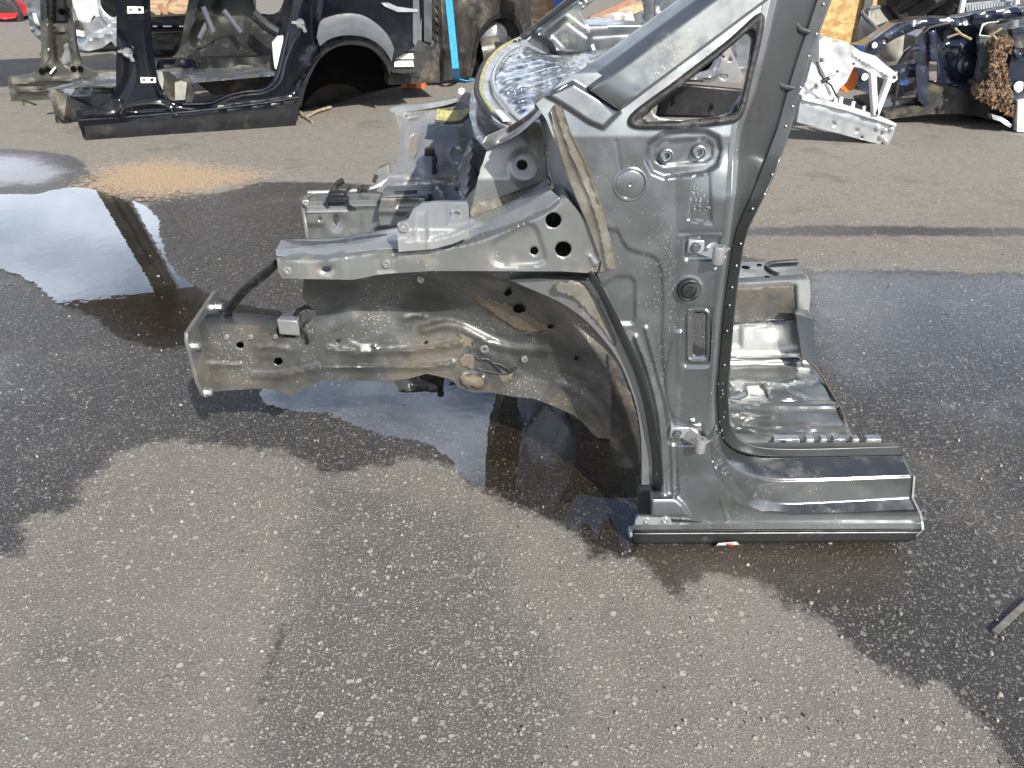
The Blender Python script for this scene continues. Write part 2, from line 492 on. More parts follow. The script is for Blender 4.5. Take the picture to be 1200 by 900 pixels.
def mirror_glass():
    m, t, b, pos, o = base_mat('crumpled_windscreen_film')
    n = noise(t, pos, 14, 4)
    c = mixc(t, ramp(t, n, .35, .7), (.20, .24, .30), (.62, .65, .67))
    t.links.new(c, b.inputs['Base Color'])
    b.inputs['Metallic'].default_value = .8; b.inputs['Roughness'].default_value = .16
    w = nd(t, 'ShaderNodeTexWave', Scale=9.0, Distortion=6.0, Detail=2.0); w.inputs['Detail Scale'].default_value = 1.2
    t.links.new(pos, w.inputs['Vector'])
    bp = nd(t, 'ShaderNodeBump', Strength=.25, Distance=.006)
    t.links.new(w.outputs['Fac'], bp.inputs['Height']); t.links.new(bp.outputs[0], b.inputs['Normal'])
    return m
M['film'] = mirror_glass()
def osb():
    m, t, b, pos, o = base_mat('strand_board')
    mp = nd(t, 'ShaderNodeMapping'); mp.inputs['Rotation'].default_value = (0, .6, 0); mp.inputs['Scale'].default_value = (1, 1, 2.2)
    t.links.new(pos, mp.inputs[0])
    v = nd(t, 'ShaderNodeTexVoronoi', Scale=13.0); t.links.new(mp.outputs[0], v.inputs['Vector'])
    s = nd(t, 'ShaderNodeSeparateColor'); t.links.new(v.outputs['Color'], s.inputs[0])
    c = mixc(t, s.outputs[0], (.48, .30, .11), (.74, .52, .24))
    c = mixc(t, ramp(t, noise(t, pos, 22, 5), .45, .6, 0, .6), c, (.36, .21, .08))
    t.links.new(c, b.inputs['Base Color']); b.inputs['Roughness'].default_value = .7
    return m
M['osb'] = osb()
def asphalt():
    m, t, b, pos, o = base_mat('asphalt')
    def attr(n):
        a = nd(t, 'ShaderNodeAttribute'); a.attribute_name = n; return a.outputs['Fac']
    stain = attr('stain')
    wet, tone, film, sand, crack = attr('wet'), attr('tone'), attr('film'), attr('sand'), attr('crack')
    nf = noise(t, pos, 14, 7, .7); nm = noise(t, pos, 3.2, 6, .6); ng = noise(t, pos, 420, 3, .7)
    nl = noise(t, pos, 1.1, 4)
    # matrix colour
    base = mixc(t, ramp(t, nm, .3, .7), (.178, .167, .152), (.232, .217, .197))
    grey = mixc(t, ramp(t, nf, .3, .7), (.105, .104, .100), (.140, .138, .133))
    tn = math_(t, 'ADD', tone, math_(t, 'MULTIPLY', math_(t, 'SUBTRACT', nf, .5), .22))
    tn = math_(t, 'ADD', tn, math_(t, 'MULTIPLY', math_(t, 'SUBTRACT', nm, .5), .25))
    base = mixc(t, ramp(t, tn, -.05, .07), base, grey)
    base = mixc(t, ramp(t, noise(t, pos, 2.0, 7, .65), .52, .7, 0, .5), base, (.15, .14, .13))
    dust = attr('dust')
    base = mixc(t, math_(t, 'MULTIPLY', dust, ramp(t, math_(t, 'ADD', nf, math_(t, 'MULTIPLY', nl, .3)), .45, .8, .45, 1)), base, (.31, .283, .245))
    # fine grit
    base = mixc(t, ramp(t, ng, .42, .66, 0, .75), base, (.075, .07, .065), 'MIX')
    ng2 = noise(t, pos, 300, 2, .6)
    base = mixc(t, ramp(t, ng2, .56, .66, 0, .7), base, (.42, .40, .35), 'MIX')
    hgt = math_(t, 'MULTIPLY', ng, .25)
    stone_mask = None
    for sc, lo, amt in ((125.0, .64, .8), (66.0, .84, .75), (240.0, .48, .85)):
        wp = nd(t, 'ShaderNodeTexVoronoi', Scale=sc, Randomness=1.0)
        nz = nd(t, 'ShaderNodeTexNoise', Scale=sc * 1.1, Detail=2.0); t.links.new(pos, nz.inputs['Vector'])
        ad = nd(t, 'ShaderNodeVectorMath', operation='MULTIPLY_ADD')
        t.links.new(nz.outputs['Color'], ad.inputs[0]); ad.inputs[1].default_value = (.7 / sc,) * 3; t.links.new(pos, ad.inputs[2])
        t.links.new(ad.outputs[0], wp.inputs['Vector'])
        s = nd(t, 'ShaderNodeSeparateColor'); t.links.new(wp.outputs['Color'], s.inputs[0])
        k = math_(t, 'MULTIPLY', ramp(t, wp.outputs['Distance'], .42, .30), ramp(t, s.outputs[0], lo, lo + .03))
        k = math_(t, 'MULTIPLY', k, amt)
        sc_col = mixc(t, s.outputs[1], (.16, .152, .14), (.50, .48, .43))
        base = mixc(t, k, base, sc_col)
        hgt = math_(t, 'ADD', hgt, math_(t, 'MULTIPLY', k, .5))
        stone_mask = k if stone_mask is None else math_(t, 'MAXIMUM', stone_mask, k)
    ck = ramp(t, math_(t, 'ADD', crack, math_(t, 'MULTIPLY', math_(t, 'SUBTRACT', noise(t, pos, 70, 5, .7), .5), .10)), -.004, .012)
    base = mixc(t, math_(t, 'MULTIPLY', ck, .7), base, (.05, .045, .04))
    # wetness
    w = math_(t, 'ADD', wet, math_(t, 'MULTIPLY', math_(t, 'SUBTRACT', nf, .5), .14))
    w = math_(t, 'ADD', w, math_(t, 'MULTIPLY', math_(t, 'SUBTRACT', noise(t, pos, 60, 4), .5), .05))
    wm = ramp(t, w, -.012, .022)
    dry_in = ramp(t, nm, .52, .72, 0, .35)
    wm = math_(t, 'MULTIPLY', wm, math_(t, 'SUBTRACT', 1.0, dry_in))
    wetc = mixc(t, 1.0, base, (.25, .25, .26), 'MULTIPLY')
    wetc = mixc(t, math_(t, 'MULTIPLY', stone_mask, .55), wetc, base)
    sm = math_(t, 'MULTIPLY', ramp(t, math_(t, 'ADD', sand, math_(t, 'MULTIPLY', math_(t, 'SUBTRACT', noise(t, pos, 30, 6, .75), .5), 1.1)), -.12, .10), .85)
    wm = math_(t, 'MULTIPLY', wm, math_(t, 'SUBTRACT', 1.0, sm))
    base = mixc(t, math_(t, 'MULTIPLY', ramp(t, noise(t, pos, 1.6, 7, .7), .54, .68), math_(t, 'MULTIPLY', dust, .6)), base, (.13, .12, .11))
    base = mixc(t, math_(t, 'MULTIPLY', ramp(t, noise(t, pos, 26, 5, .75), .52, .70), math_(t, 'MULTIPLY', dust, .5)), base, (.10, .095, .085))
    base = mixc(t, math_(t, 'MULTIPLY', ramp(t, noise(t, pos, 45, 4, .75), .60, .70), math_(t, 'MULTIPLY', dust, .6)), base, (.50, .46, .40))
    col = mixc(t, wm, base, wetc)
    col = mixc(t, math_(t, 'MULTIPLY', ramp(t, math_(t, 'ADD', stain, math_(t, 'MULTIPLY', math_(t, 'SUBTRACT', nf, .5), .12)), -.02, .03), .8), col, mixc(t, 1.0, base, (.24, .205, .165), 'MULTIPLY'))
    col = mixc(t, sm, col, mixc(t, ramp(t, noise(t, pos, 120, 3), .4, .6), (.30, .20, .12), (.62, .47, .31)))
    t.links.new(col, b.inputs['Base Color'])
    r = math_(t, 'SUBTRACT', .88, math_(t, 'MULTIPLY', wm, .50))
    fm = ramp(t, math_(t, 'ADD', film, math_(t, 'MULTIPLY', math_(t, 'SUBTRACT', nf, .5), .25)), -.06, .10)
    r = math_(t, 'SUBTRACT', r, math_(t, 'MULTIPLY', fm, .17))
    t.links.new(r, b.inputs['Roughness'])
    b.inputs['Specular IOR Level'].default_value = .5
    t.links.new(math_(t, 'ADD', .15, math_(t, 'MULTIPLY', wm, .40)), b.inputs['Specular IOR Level'])
    t.links.new(math_(t, 'MULTIPLY', fm, math_(t, 'ADD', .55, math_(t, 'MULTIPLY', nm, .6))), b.inputs['Coat Weight']); b.inputs['Coat IOR'].default_value = 1.75
    b.inputs['Coat Roughness'].default_value = .16
    bp = nd(t, 'ShaderNodeBump', Distance=.004)
    t.links.new(math_(t, 'SUBTRACT', .75, math_(t, 'MULTIPLY', fm, .45)), bp.inputs['Strength'])
    t.links.new(hgt, bp.inputs['Height']); t.links.new(bp.outputs[0], b.inputs['Normal'])
    return m
M['asphalt'] = asphalt()
def water():
    m = bpy.data.materials.new('puddle_water'); m.use_nodes = True
    t = m.node_tree; t.nodes.clear()
    o = nd(t, 'ShaderNodeOutputMaterial')
    g = nd(t, 'ShaderNodeNewGeometry'); pos = g.outputs['Position']
    a = nd(t, 'ShaderNodeAttribute'); a.attribute_name = 'shore'
    sh = math_(t, 'ADD', a.outputs['Fac'], math_(t, 'MULTIPLY', math_(t, 'SUBTRACT', noise(t, pos, 38, 6, .7), .5), .045))
    sh = math_(t, 'ADD', sh, math_(t, 'MULTIPLY', math_(t, 'SUBTRACT', noise(t, pos, 10, 4, .6), .5), .04))
    msk = ramp(t, sh, .002, .008)
    deep = ramp(t, a.outputs['Fac'], .0, .14)
    tr = nd(t, 'ShaderNodeBsdfTransparent')
    t.links.new(mixc(t, deep, (.86, .85, .82), (.68, .62, .52)), tr.inputs[0])
    gl = nd(t, 'ShaderNodeBsdfGlossy', Roughness=.015); gl.inputs[0].default_value = (.95, .97, 1, 1)
    bp = nd(t, 'ShaderNodeBump', Strength=.06, Distance=.004)
    t.links.new(noise(t, pos, 16, 2), bp.inputs['Height']); t.links.new(bp.outputs[0], gl.inputs['Normal'])
    dt = nd(t, 'ShaderNodeVectorMath', operation='DOT_PRODUCT')
    t.links.new(g.outputs['Normal'], dt.inputs[0]); t.links.new(g.outputs['Incoming'], dt.inputs[1])
    fz = math_(t, 'POWER', math_(t, 'SUBTRACT', 1.0, math_(t, 'ABSOLUTE', dt.outputs['Value'])), 2.3)
    fr = nd(t, 'ShaderNodeMapRange'); fr.inputs['To Min'].default_value = .10; t.links.new(fz, fr.inputs['Value'])
    mx = nd(t, 'ShaderNodeMixShader'); t.links.new(fr.outputs[0], mx.inputs[0])
    t.links.new(tr.outputs[0], mx.inputs[1]); t.links.new(gl.outputs[0], mx.inputs[2])
    t0 = nd(t, 'ShaderNodeBsdfTransparent')
    m2 = nd(t, 'ShaderNodeMixShader'); t.links.new(msk, m2.inputs[0])
    t.links.new(t0.outputs[0], m2.inputs[1]); t.links.new(mx.outputs[0], m2.inputs[2])
    t.links.new(m2.outputs[0], o.inputs[0])
    return m
M['water'] = water()
# ---------------------------------------------------------------- ground
def gpoly(P, z=0.0):
    P = np.asarray(P, float); return PZ(P[:, 0], P[:, 1], z)[:, :2]
WET = gpoly(spline(A(-400,640, -150,668, 0,657, 20,653, 30,630, 25,613, 43,600, 70,603, 93,587, 97,563, 117,560, 127,540, 150,527, 187,517, 233,520, 283,527, 333,532,
      353,540, 372,556, 400,556, 450,545, 500,540, 535,556, 553,572, 580,585, 620,601, 647,612, 670,623, 687,637, 690,653, 720,653, 750,658, 770,677, 787,697, 800,697,
      813,680, 833,672, 867,673, 900,690, 917,710, 950,723, 977,740, 1000,763, 1033,790, 1077,800, 1110,810, 1130,830, 1153,857, 1170,883, 1200,920, 1320,930,
      1500,760, 1500,330, 1300,322, 1200,319, 1130,318, 1050,315, 950,315, 860,296, 700,250, 560,222, 430,216, 350,213, 300,214, 262,225, 225,226, 205,213, 160,200, 110,205, 100,192, 80,182, 0,174, -250,168, -600,300), 6, True))
STRIP = gpoly(A(840,268, 960,264, 1200,267, 1330,270, 1330,277, 1200,277, 960,277, 860,276))
STREAK = gpoly(A(880,668, 930,690, 985,708, 1060,722, 1110,752, 1200,792, 1300,820, 1300,840, 1190,800, 1120,768, 1060,735, 980,716, 900,690))
TONE = gpoly(A(352,548, 420,560, 480,575, 560,600, 590,640, 600,700, 640,760, 660,830, 640,960, 280,960, 310,830, 318,780, 345,720, 352,640))
TONE2 = gpoly(A(0,740, 90,700, 160,740, 240,760, 250,830, 140,800, 60,840, 0,800))
FILM = gpoly(A(945,314, 1050,317, 1200,322, 1400,330, 1400,520, 1180,505, 1060,480, 985,455, 960,420, 940,330))
FILM2 = gpoly(A(-120,405, 0,412, 55,420, 70,440, 50,462, 0,470, -120,470))
FILM3 = gpoly(A(-60,175, 60,178, 110,200, 60,222, -60,226))
SAND = gpoly(A(100,218, 135,196, 180,190, 240,196, 300,205, 262,216, 220,224, 180,230, 130,226))
CRACK = gpoly(A(346,722, 332,738, 322,760, 316,785, 311,806, 306,828))
STAIN = gpoly(A(740,610, 1000,600, 1062,650, 1056,690, 1040,706, 1000,706, 960,716, 900,690, 865,674, 835,672, 812,682, 800,696, 787,697, 768,676, 740,650))
def graded(lo, hi, fine_lo, fine_hi, step, grow=1.16):
    a = list(np.arange(fine_lo, fine_hi, step))
    s = step; x = fine_hi
    while x < hi: a.append(x); s *= grow; x += s
    a.append(hi); s = step; x = fine_lo - step; b = []
    while x > lo: b.append(x); s *= grow; x -= s
    b.append(lo); return np.array(b[::-1] + a)
gx = graded(-150, 150, -2.2, 2.2, .025); gy = graded(-60, 220, .25, 4.2, .025)
X, Y = np.meshgrid(gx, gy)
gp = np.stack([X.ravel(), Y.ravel()], -1)
far = np.hypot(gp[:, 0], gp[:, 1]) > 9
def near_sdf(poly):
    out = np.full(len(gp), -1.0); k = ~far
    out[k] = sdf(gp[k], poly); return out
wet = np.maximum(near_sdf(WET), np.maximum(near_sdf(STRIP), near_sdf(STREAK)))
z = 0.0015 * wav(gp, .12, 3) + .004 * wav(gp, .7, 5)
z = np.where(far, 0, z)
z = z - .010 * sstep(near_sdf(WET), 0, .25)*0
V = np.column_stack([gp, z])
nx = len(gx)
Fc = [(j * nx + i, j * nx + i + 1, (j + 1) * nx + i + 1, (j + 1) * nx + i) for j in range(len(gy) - 1) for i in range(nx - 1)]
ground = obj('ground', V, Fc, M['asphalt'])
tag(ground, kind='structure')
for nme, val in (('wet', wet), ('tone', np.maximum(near_sdf(TONE), near_sdf(TONE2) - .05)), ('film', np.maximum(near_sdf(FILM), np.maximum(near_sdf(FILM2), near_sdf(FILM3) - .10))), ('sand', near_sdf(SAND)), ('stain', near_sdf(STAIN)), ('dust', sstep(gp[:, 1] + .5 * wav(gp, .5, 8), 2.2, 3.6)),
                 ('crack', -dist(gp, CRACK, False) + .008)):
    at = ground.data.attributes.new(nme, 'FLOAT', 'POINT'); at.data.foreach_set('value', val.astype(np.float32))

def puddle(P, zlev=.004, grow=.03):
    P = gpoly(spline(P, 5, True))
    S = 1
    lo, hi = P.min(0) - grow * 2, P.max(0) + grow * 2
    gx, gy = np.meshgrid(np.arange(lo[0], hi[0], .02), np.arange(lo[1], hi[1], .02))
    g = np.stack([gx.ravel(), gy.ravel()], -1); sd = sdf(g, P); nx = gx.shape[1]
    ok = sd > -grow
    Fc = [(j * nx + i, j * nx + i + 1, (j + 1) * nx + i + 1, (j + 1) * nx + i) for j in range(gx.shape[0] - 1) for i in range(nx - 1)
          if ok[j * nx + i] and ok[j * nx + i + 1] and ok[(j + 1) * nx + i + 1] and ok[(j + 1) * nx + i]]
    used = sorted({k for f in Fc for k in f}); mp = {k: i for i, k in enumerate(used)}
    o = obj('puddle', np.column_stack([g[used], np.full(len(used), zlev)]), [[mp[k] for k in f] for f in Fc], M['water'])
    tag(o, kind='structure')
    at = o.data.attributes.new('shore', 'FLOAT', 'POINT'); at.data.foreach_set('value', sd[used].astype(np.float32))
    return o
puddle(A(-160,215, -60,226, 0,228, 43,228, 63,223, 97,220, 133,230, 173,243, 187,260, 190,280, 200,310, 217,327, 253,347, 300,360, 335,370, 325,400, 260,408, 213,407, 187,410, 147,400, 127,387, 110,373, 67,357, 33,330, 0,317, -60,300, -160,290))
puddle(A(302,463, 328,480, 384,487, 403,497, 432,509, 467,517, 501,522, 520,537, 553,572, 580,585, 622,600, 650,616, 687,637, 692,652, 720,653, 740,655, 752,640, 760,600, 770,560, 780,520, 700,440, 600,395, 480,400, 380,430, 320,440))

# loose stones and chips pressed into the surface
mbs = MB(); mbd = MB()
for k in range(1700):
    yy = .3 + 2.6 * rng.random() ** 1.5
    xx = (rng.random() * 2 - 1) * (.75 * yy + .35)
    r = .0010 + .0034 * rng.random() ** 3
    if rng.random() < .012: r *= 1.9
    n = rng.randint(4, 7); a0 = rng.random() * 6.28; el = .55 + .45 * rng.random(); ph = rng.random() * 6.28
    ring_ = []
    for i in range(n):
        a = a0 + 2 * math.pi * i / n; q = r * (.55 + .8 * rng.random())
        dx, dy = q * math.cos(a), q * el * math.sin(a)
        ring_.append((dx * math.cos(ph) - dy * math.sin(ph), dx * math.sin(ph) + dy * math.cos(ph)))
    h = .0035 + .0012 * rng.random() + .0005
    Vv = [(xx + p[0], yy + p[1], .0) for p in ring_] + [(xx + p[0] * .72, yy + p[1] * .72, h + .0006 * rng.random()) for p in ring_]
    Ff = [tuple(range(n, 2 * n))] + [(i, (i + 1) % n, n + (i + 1) % n, n + i) for i in range(n)]
    (mbs if rng.random() < .85 else mbd).add(Vv, Ff)
M['chip'] = mat('pale_stone_chip', (.34, .325, .29), .75, 0, var=.35, vs=120, bump=.3)
M['chipdark'] = mat('dark_stone_chip', (.10, .095, .09), .8, 0, var=.35, vs=120, bump=.3)
tag(mbs.build('pale_stone_chips', M['chip'], smooth=False), 'pale stone chips standing out of the worn asphalt', 'stone chips', kind='stuff')
tag(mbd.build('dark_stone_chips', M['chipdark'], smooth=False), 'dark stone chips in the worn asphalt', 'stone chips', kind='stuff')
# ---------------------------------------------------------------- the cut front section of the silver car
YSIDE = 1.236
def yside(u, v):
    u = np.asarray(u, float); v = np.asarray(v, float)
    Yv = YSIDE + .0003 * np.maximum(0, 160 - v)
    tilt = sstep(v, 170, 240) * (1 - sstep(v, 560, 606))
    Yv = Yv - .00050 * np.maximum(0, u - 792) * tilt
    Yv = Yv - .026 * sstep(v, 545, 611)
    return Yv
SIDE = YS(yside)
car = empty('car_front_section', (0.05, 1.6, 0), 'silver grey cut front section of a car standing in the middle of the wet asphalt', 'car front section')

def bolt(name, u, v, S, r_px, parent=None, hole=True, m=None, out=.003, flat=False):
    c = S(np.array([u]), np.array([v]), 0.0)[0]; k = float(mmpp(c)) * r_px
    b = MB()
    if hole: b.lathe(c, S.n, [(-.001, k * 1.05), (out * .6, k), (out, k * .86), (out, k * .5), (-.006, k * .42)], 20)
    elif flat: b.lathe(c, S.n, [(-.001, k), (out * .8, k * .95), (out, k * .85)], 20)
    else:
        b.lathe(c, S.n, [(-.001, k), (out * .5, k * .96), (out * .5, k * .62)], 20, False)
        b.lathe(c, S.n, [(out * .4, k * .62), (out * 1.8, k * .6), (out * 2, k * .5)], 6)
    return b.build(name, m or M['zinc'], car if parent is None else parent, angle=40)

# --- door opening: folded flange, jamb and sill steps, swept from the top of the pillar round into the sill
C0 = A(1010,-130, 975,0, 960,40, 949,69, 936,112, 928,149, 915,186, 896,229, 877,267, 871,288, 865,328, 860,373, 857,408, 853,460, 855,497, 863,512, 880,522, 907,526, 960,526, 1057,523)
C1 = A(985,-130, 957,0, 944,40, 934,69, 921,112, 911,149, 897,186, 880,229, 863,267, 858,288, 852,328, 847,373, 844,408, 840,460, 842,497, 849,518, 866,530, 893,535, 950,535, 1058,533)
E_ = A(946,-130, 909,0, 900,40, 893,72, 882,112, 868,149, 864,186, 862,229, 857,267, 854,288, 849,328, 844,373, 841,408, 837,460, 838,500, 845,530, 862,548, 893,560, 930,563, 1070,558)
C3 = A(940,-130, 903,0, 894,40, 887,72, 876,112, 863,149, 859,186, 857,229, 852,267, 849,288, 844,328, 839,373, 837,408, 834,460, 835,505, 842,540, 866,572, 900,587, 937,590, 1068,583)
C4 = A(930,-130, 894,0, 886,40, 879,72, 869,112, 857,149, 853,186, 851,229, 847,267, 844,288, 839,328, 835,373, 833,408, 830,460, 831,510, 838,556, 862,588, 893,600, 930,604, 1077,601)
def seq(P, Ytop, Ybot, v0=470, v1=560):
    t = np.linspace(0, 1, len(P))
    k = sstep(np.arange(len(P)), 13, 19)
    Yt = Ytop(P[:, 0], P[:, 1]) if callable(Ytop) else np.full(len(P), Ytop)
    return PY(P[:, 0], P[:, 1], Yt * (1 - k) + Ybot * k)
side2 = lambda u, v: yside(u, v)
fl0 = seq(C0, lambda u, v: yside(u, v) + .095, 1.300)
fl1 = seq(C1, lambda u, v: yside(u, v) + .100, 1.296)
cE = seq(E_, lambda u, v: yside(u, v) + .006, 1.250)
c3_ = seq(C3, lambda u, v: yside(u, v) - .001, 1.238)
c4_ = seq(C4, lambda u, v: yside(u, v), 1.212)
loft('door_opening_flange', [fl0, fl1], M['jamb'], car, n=150, solid=.003)
split = 14
loft('door_jamb', [fl1[:split + 2], cE[:split + 2]], M['jamb'], car, n=110)
loft('sill_top', [fl1[split:], cE[split:]], M['sill'], car, n=70, angle=170)
k13 = 13
loft('pillar_corner', [cE[:k13 + 2], c3_[:k13 + 2], c4_[:k13 + 2]], M['pillar'], car, n=110, angle=170)
loft('sill_steps', [cE[k13:] , c3_[k13:], c4_[k13:]], M['sill'], car, n=90, angle=170)
# pressed stiffening swages in the jamb and the row of spot weld studs along its flange
for (u0, v0), (u1, v1) in (((929, 12), (950, 38)), ((906, 76), (932, 104))):
    b = MB()
    pts = PY(np.array([u0, u0 + 1, u0 + 8, u1]), np.array([v0, v0 + 10, v1 - 4, v1]), yside(np.array([u0, u0, u0, u1]), np.array([v0, v0, v1, v1])) + np.array([.060, .067, .078, .100]))
    sp_ = spline(pts, .006); b.tube(sp_, .001 + .0036 * np.sin(np.linspace(0, math.pi, len(sp_))), 12)
    b.build('jamb_swage', M['jamb'], car)
studs = spline(A(966,2, 958,30, 950,62, 940,92, 930,120, 919,155, 906,193, 889,228, 871,262), 2)
for (u, v) in ((965, 5), (957, 40), (948, 66), (938, 103), (929, 125), (921, 148), (915, 178), (905, 205), (896, 228), (882, 245), (868, 286), (863, 312), (858, 337), (855, 358), (852, 388), (849, 428), (847, 462), (848, 489)):
    b = MB(); c = PY(np.array([u + 0.]), np.array([v + 0.]), yside(np.array([u]), np.array([v])) + .096)[0]
    b.lathe(c, (0, -1, .2), [(-.002, .0022), (.0006, .0020), (.001, .001)], 10)
    b.build('weld_stud', M['silver'], car)

# --- pressed outer side panel with the quarter light opening
tri_hole = A(741,138, 746,131, 790,98, 850,52, 884,22, 890,20, 893,26, 890,48, 880,95, 873,122, 866,137, 856,141, 800,146, 752,147, 743,144)
side_out = A(628,122, 640,112, 655,98, 672,88, 700,85, 724,100, 760,90, 800,60, 850,20, 880,-8, 930,-60, 990,-130)
sr = C4[::1]
P_in = np.vstack([side_out, A(*[x for p in C4[0:19] for x in p]), A(1077,601, 1079,612, 833,612, 815,610.5, 763,606, 763,579, 775,578, 775,540, 770,500, 757,455, 735,405, 712,352, 700,322, 703,305, 696,285, 680,245, 663,205, 650,165, 640,140)])
feats = [
    pad(A(640,112, 672,97, 727,130, 707,150, 690,143, 668,128, 652,118), .010, 5),
    pad(A(778,156, 800,153, 828,154, 842,161, 845,176, 840,194, 828,202, 778,208, 764,202, 757,188, 760,168), -.009, 6),
    pad(A(776,166, 826,162, 835,170, 835,184, 826,190, 778,194, 768,188, 768,172), -.004, 4),
    pad(A(640,240, 716,269, 723,270, 729,282, 735,291, 748,296, 762,299, 771,305, 775,317, 777,345, 776,400, 778,450, 790,500, 795,580, 700,580, 600,400), -.0045, 3.5),
    pad(A(704,336, 722,324, 738,324, 744,330, 744,372, 741,379, 726,379), -.005, 5),
    pad(rrect(799,360, 836,430, 9, -.03), -.004, 5), rib(np.vstack([rrect(806,363, 830,423, 6), rrect(806,363, 830,423, 6)[:1]]), .004, 3),
    pad(rrect(803,277, 847,305, 4), -.005, 4), pad(rrect(783,496, 824,521, 4), -.005, 4),
    pad(A(814,206, 832,203, 834,262, 806,258, 809,240), -.004, 3),
    rib(spline(A(745,395, 760,435, 773,490, 779,578), 3), .005, 5), rib(spline(A(757,385, 772,440, 786,500, 790,576), 3), .005, 4.5),
    pad(spline(A(793,388, 800,388, 800,440, 796,450, 794,490, 783,475, 780,440, 786,405), 4, True), .004, 4),
    ring(807.5, 340, 15, .002, 3),
    pad(A(763,584, 792,584, 801,592, 809,606, 763,606), .010, 5),
    rib(A(722,165, 728,205), -.0012, 3), crumple(.0010, 26, 4), rib(A(845,585, 852,610), .0018, 3),
    rib(A(796,273, 862,272), -.002, 2.5),
]
holes = [tri_hole, rrect(811.5,367, 826.5,417, 4)]
panel('side_panel', P_in, SIDE, M['pillar'] if False else M['silver'], car, holes=holes, feats=feats, res=2.05, ret=.012)

# --- quarter light: rubber seal, torn lip
so = spline(A(736,143, 744,130, 790,96, 850,50, 886,18, 895,18, 896,28, 891,55, 880,100, 874,126, 866,141, 850,146, 800,151, 755,152, 740,149), 3, True)
si = spline(A(752,138, 757,133, 795,104, 850,60, 878,36, 884,37, 883,50, 874,95, 868,120, 860,132, 845,136, 800,141, 762,143, 754,141), 3, True)
panel('quarter_light_seal', so, SIDE, M['rubber'], car, holes=[si], base=.004, feats=[lambda p: .004 * (1 - np.abs(sdf(p, so) - 4.5) / 5).clip(0, 1), crumple(.0012, 5, 9)], res=2.5, ret=.012, solid=.002)
li = spline(A(766,133, 769,117, 800,97, 852,52, 872,40, 879,44, 879,56, 872,98, 866,112, 858,124, 842,136, 790,140), 3, True)
panel('torn_window_lip', spline(A(750,139, 757,132, 795,103, 850,59, 879,35, 885,37, 884,50, 875,95, 869,120, 860,133, 845,137, 800,142, 762,144, 753,142), 3, True), YS(lambda u, v: yside(u, v) + .02), M['silver'], car, holes=[li], feats=[crumple(.006, 7, 12)], res=3, solid=.0015)

# --- windscreen pillar cover
def lean(u, v, y0): return y0 + .0003 * max(0, 160 - v)
def run(p, q, y, n=5, d=0):
    t = np.linspace(0, 1, n)[:, None]; P = np.array(p) * (1 - t) + np.array(q) * t
    return PY(P[:, 0], P[:, 1], y + .0003 * np.maximum(0, 160 - P[:, 1]))
top_ = run((668, 93), (1014, -160), 1.300); rid = run((692, 106), (1056, -160), 1.222); low = run((724, 128), (1108, -160), 1.212); lowb = run((726, 131), (1110, -157), 1.236)
mid1 = run((681, 98.5), (1034, -160), 1.250)
loft('windscreen_pillar_cover', [run((666, 93), (1012, -160), 1.33), top_, mid1, rid, low, lowb], M['silver'], car, n=12, tight=True)
loft('pillar_cover_end', [[top_[0], mid1[0], rid[0], low[0]], [top_[0] + [0, .02, -.008], mid1[0] + [0, .03, -.008], rid[0] + [0, .03, -.008], low[0] + [0, .025, -.004]]], M['jamb'], car, n=14, tight=False, smoothcurve=False)
panel('inner_pillar_stub', A(650,108, 664,99, 690,108, 722,130, 719,134, 707,150, 690,140, 668,127, 652,118), SIDE, M['silver'], car, base=.004, feats=[rib(A(655,110, 712,142), .003, 14)], res=2.5, ret=.03)

# --- seam sealer band down the bulkhead corner
band = np.vstack([spline(A(658,122, 667,149, 678,172, 689,194, 697,216, 705,241, 713,272, 722,314), 4), spline(A(703,319, 704,306, 697,285, 686,256, 674,228, 663,199, 652,162, 644,134, 649,124), 4)])
bl1 = spline(A(651,126, 660,155, 672,187, 690,228, 703,268, 712,314), 4)
bl2 = spline(A(655,124, 668,160, 684,195, 700,240), 4)
panel('seam_sealer', band, SIDE, M['seal'], car, base=.003, feats=[rib(bl1, .006, 5), rib(bl2, -.003, 2), crumple(.0022, 9, 5), crumple(.001, 3.5, 6)], res=2.4, ret=.01)

# --- shotgun rail: front face, top face, bracket, return lip
RAIL = YS(lambda u, v: 1.240 + .0 * u + .012 * (1 - sstep(u, 322, 345)) + .014 * (1 - sstep(v, 236, 262)) * sstep(u, 580, 640) * 0)
rf = np.vstack([A(324,299, 345,300.5, 365,301, 383,300, 400,297, 440,292, 467,293, 490,290, 520,287, 549,281, 580,270, 611,258, 643,243, 655,233, 664,232, 680,250, 691,270, 700,292, 705,310, 700,318, 690,320, 660,318, 611,318, 560,317.5, 507,317.5, 456,320.5, 440,322.5, 429,325, 413,328, 395,327.5, 331,326.5, 326,318)])
panel('upper_fender_rail', rf, RAIL, M['warm'], car, res=2.6, ret=.075, holes=[circ(648.5, 258, 9.3, 9), circ(660, 292, 9.6, 9), circ(626, 294, 4.8), circ(382.7, 315.5, 5.5, 3.3)],
      feats=[pad(spline(A(576,287, 596,274, 617,263, 627,266, 633,280, 639,301, 634,309, 610,311, 586,311, 577,305), 4, True), -.006, 5),
             pad(A(320,290, 402,290, 407,330, 320,335), .004, 5), pad(circ(382.7, 315, 10, 7), -.003, 3), pad(A(440,300, 466,300, 464,319, 442,319), -.0025, 4),
             rib(A(700,275, 706,300, 699,312, 690,300), .004, 3), crumple(.0015, 20, 8),
             lambda p: -.012 * (1 - sstep(dist(p, spline(A(324,299, 365,301, 400,297, 440,292, 467,293, 490,290, 549,281, 611,258, 643,243, 655,233), 4), False), 0, 7))**2])
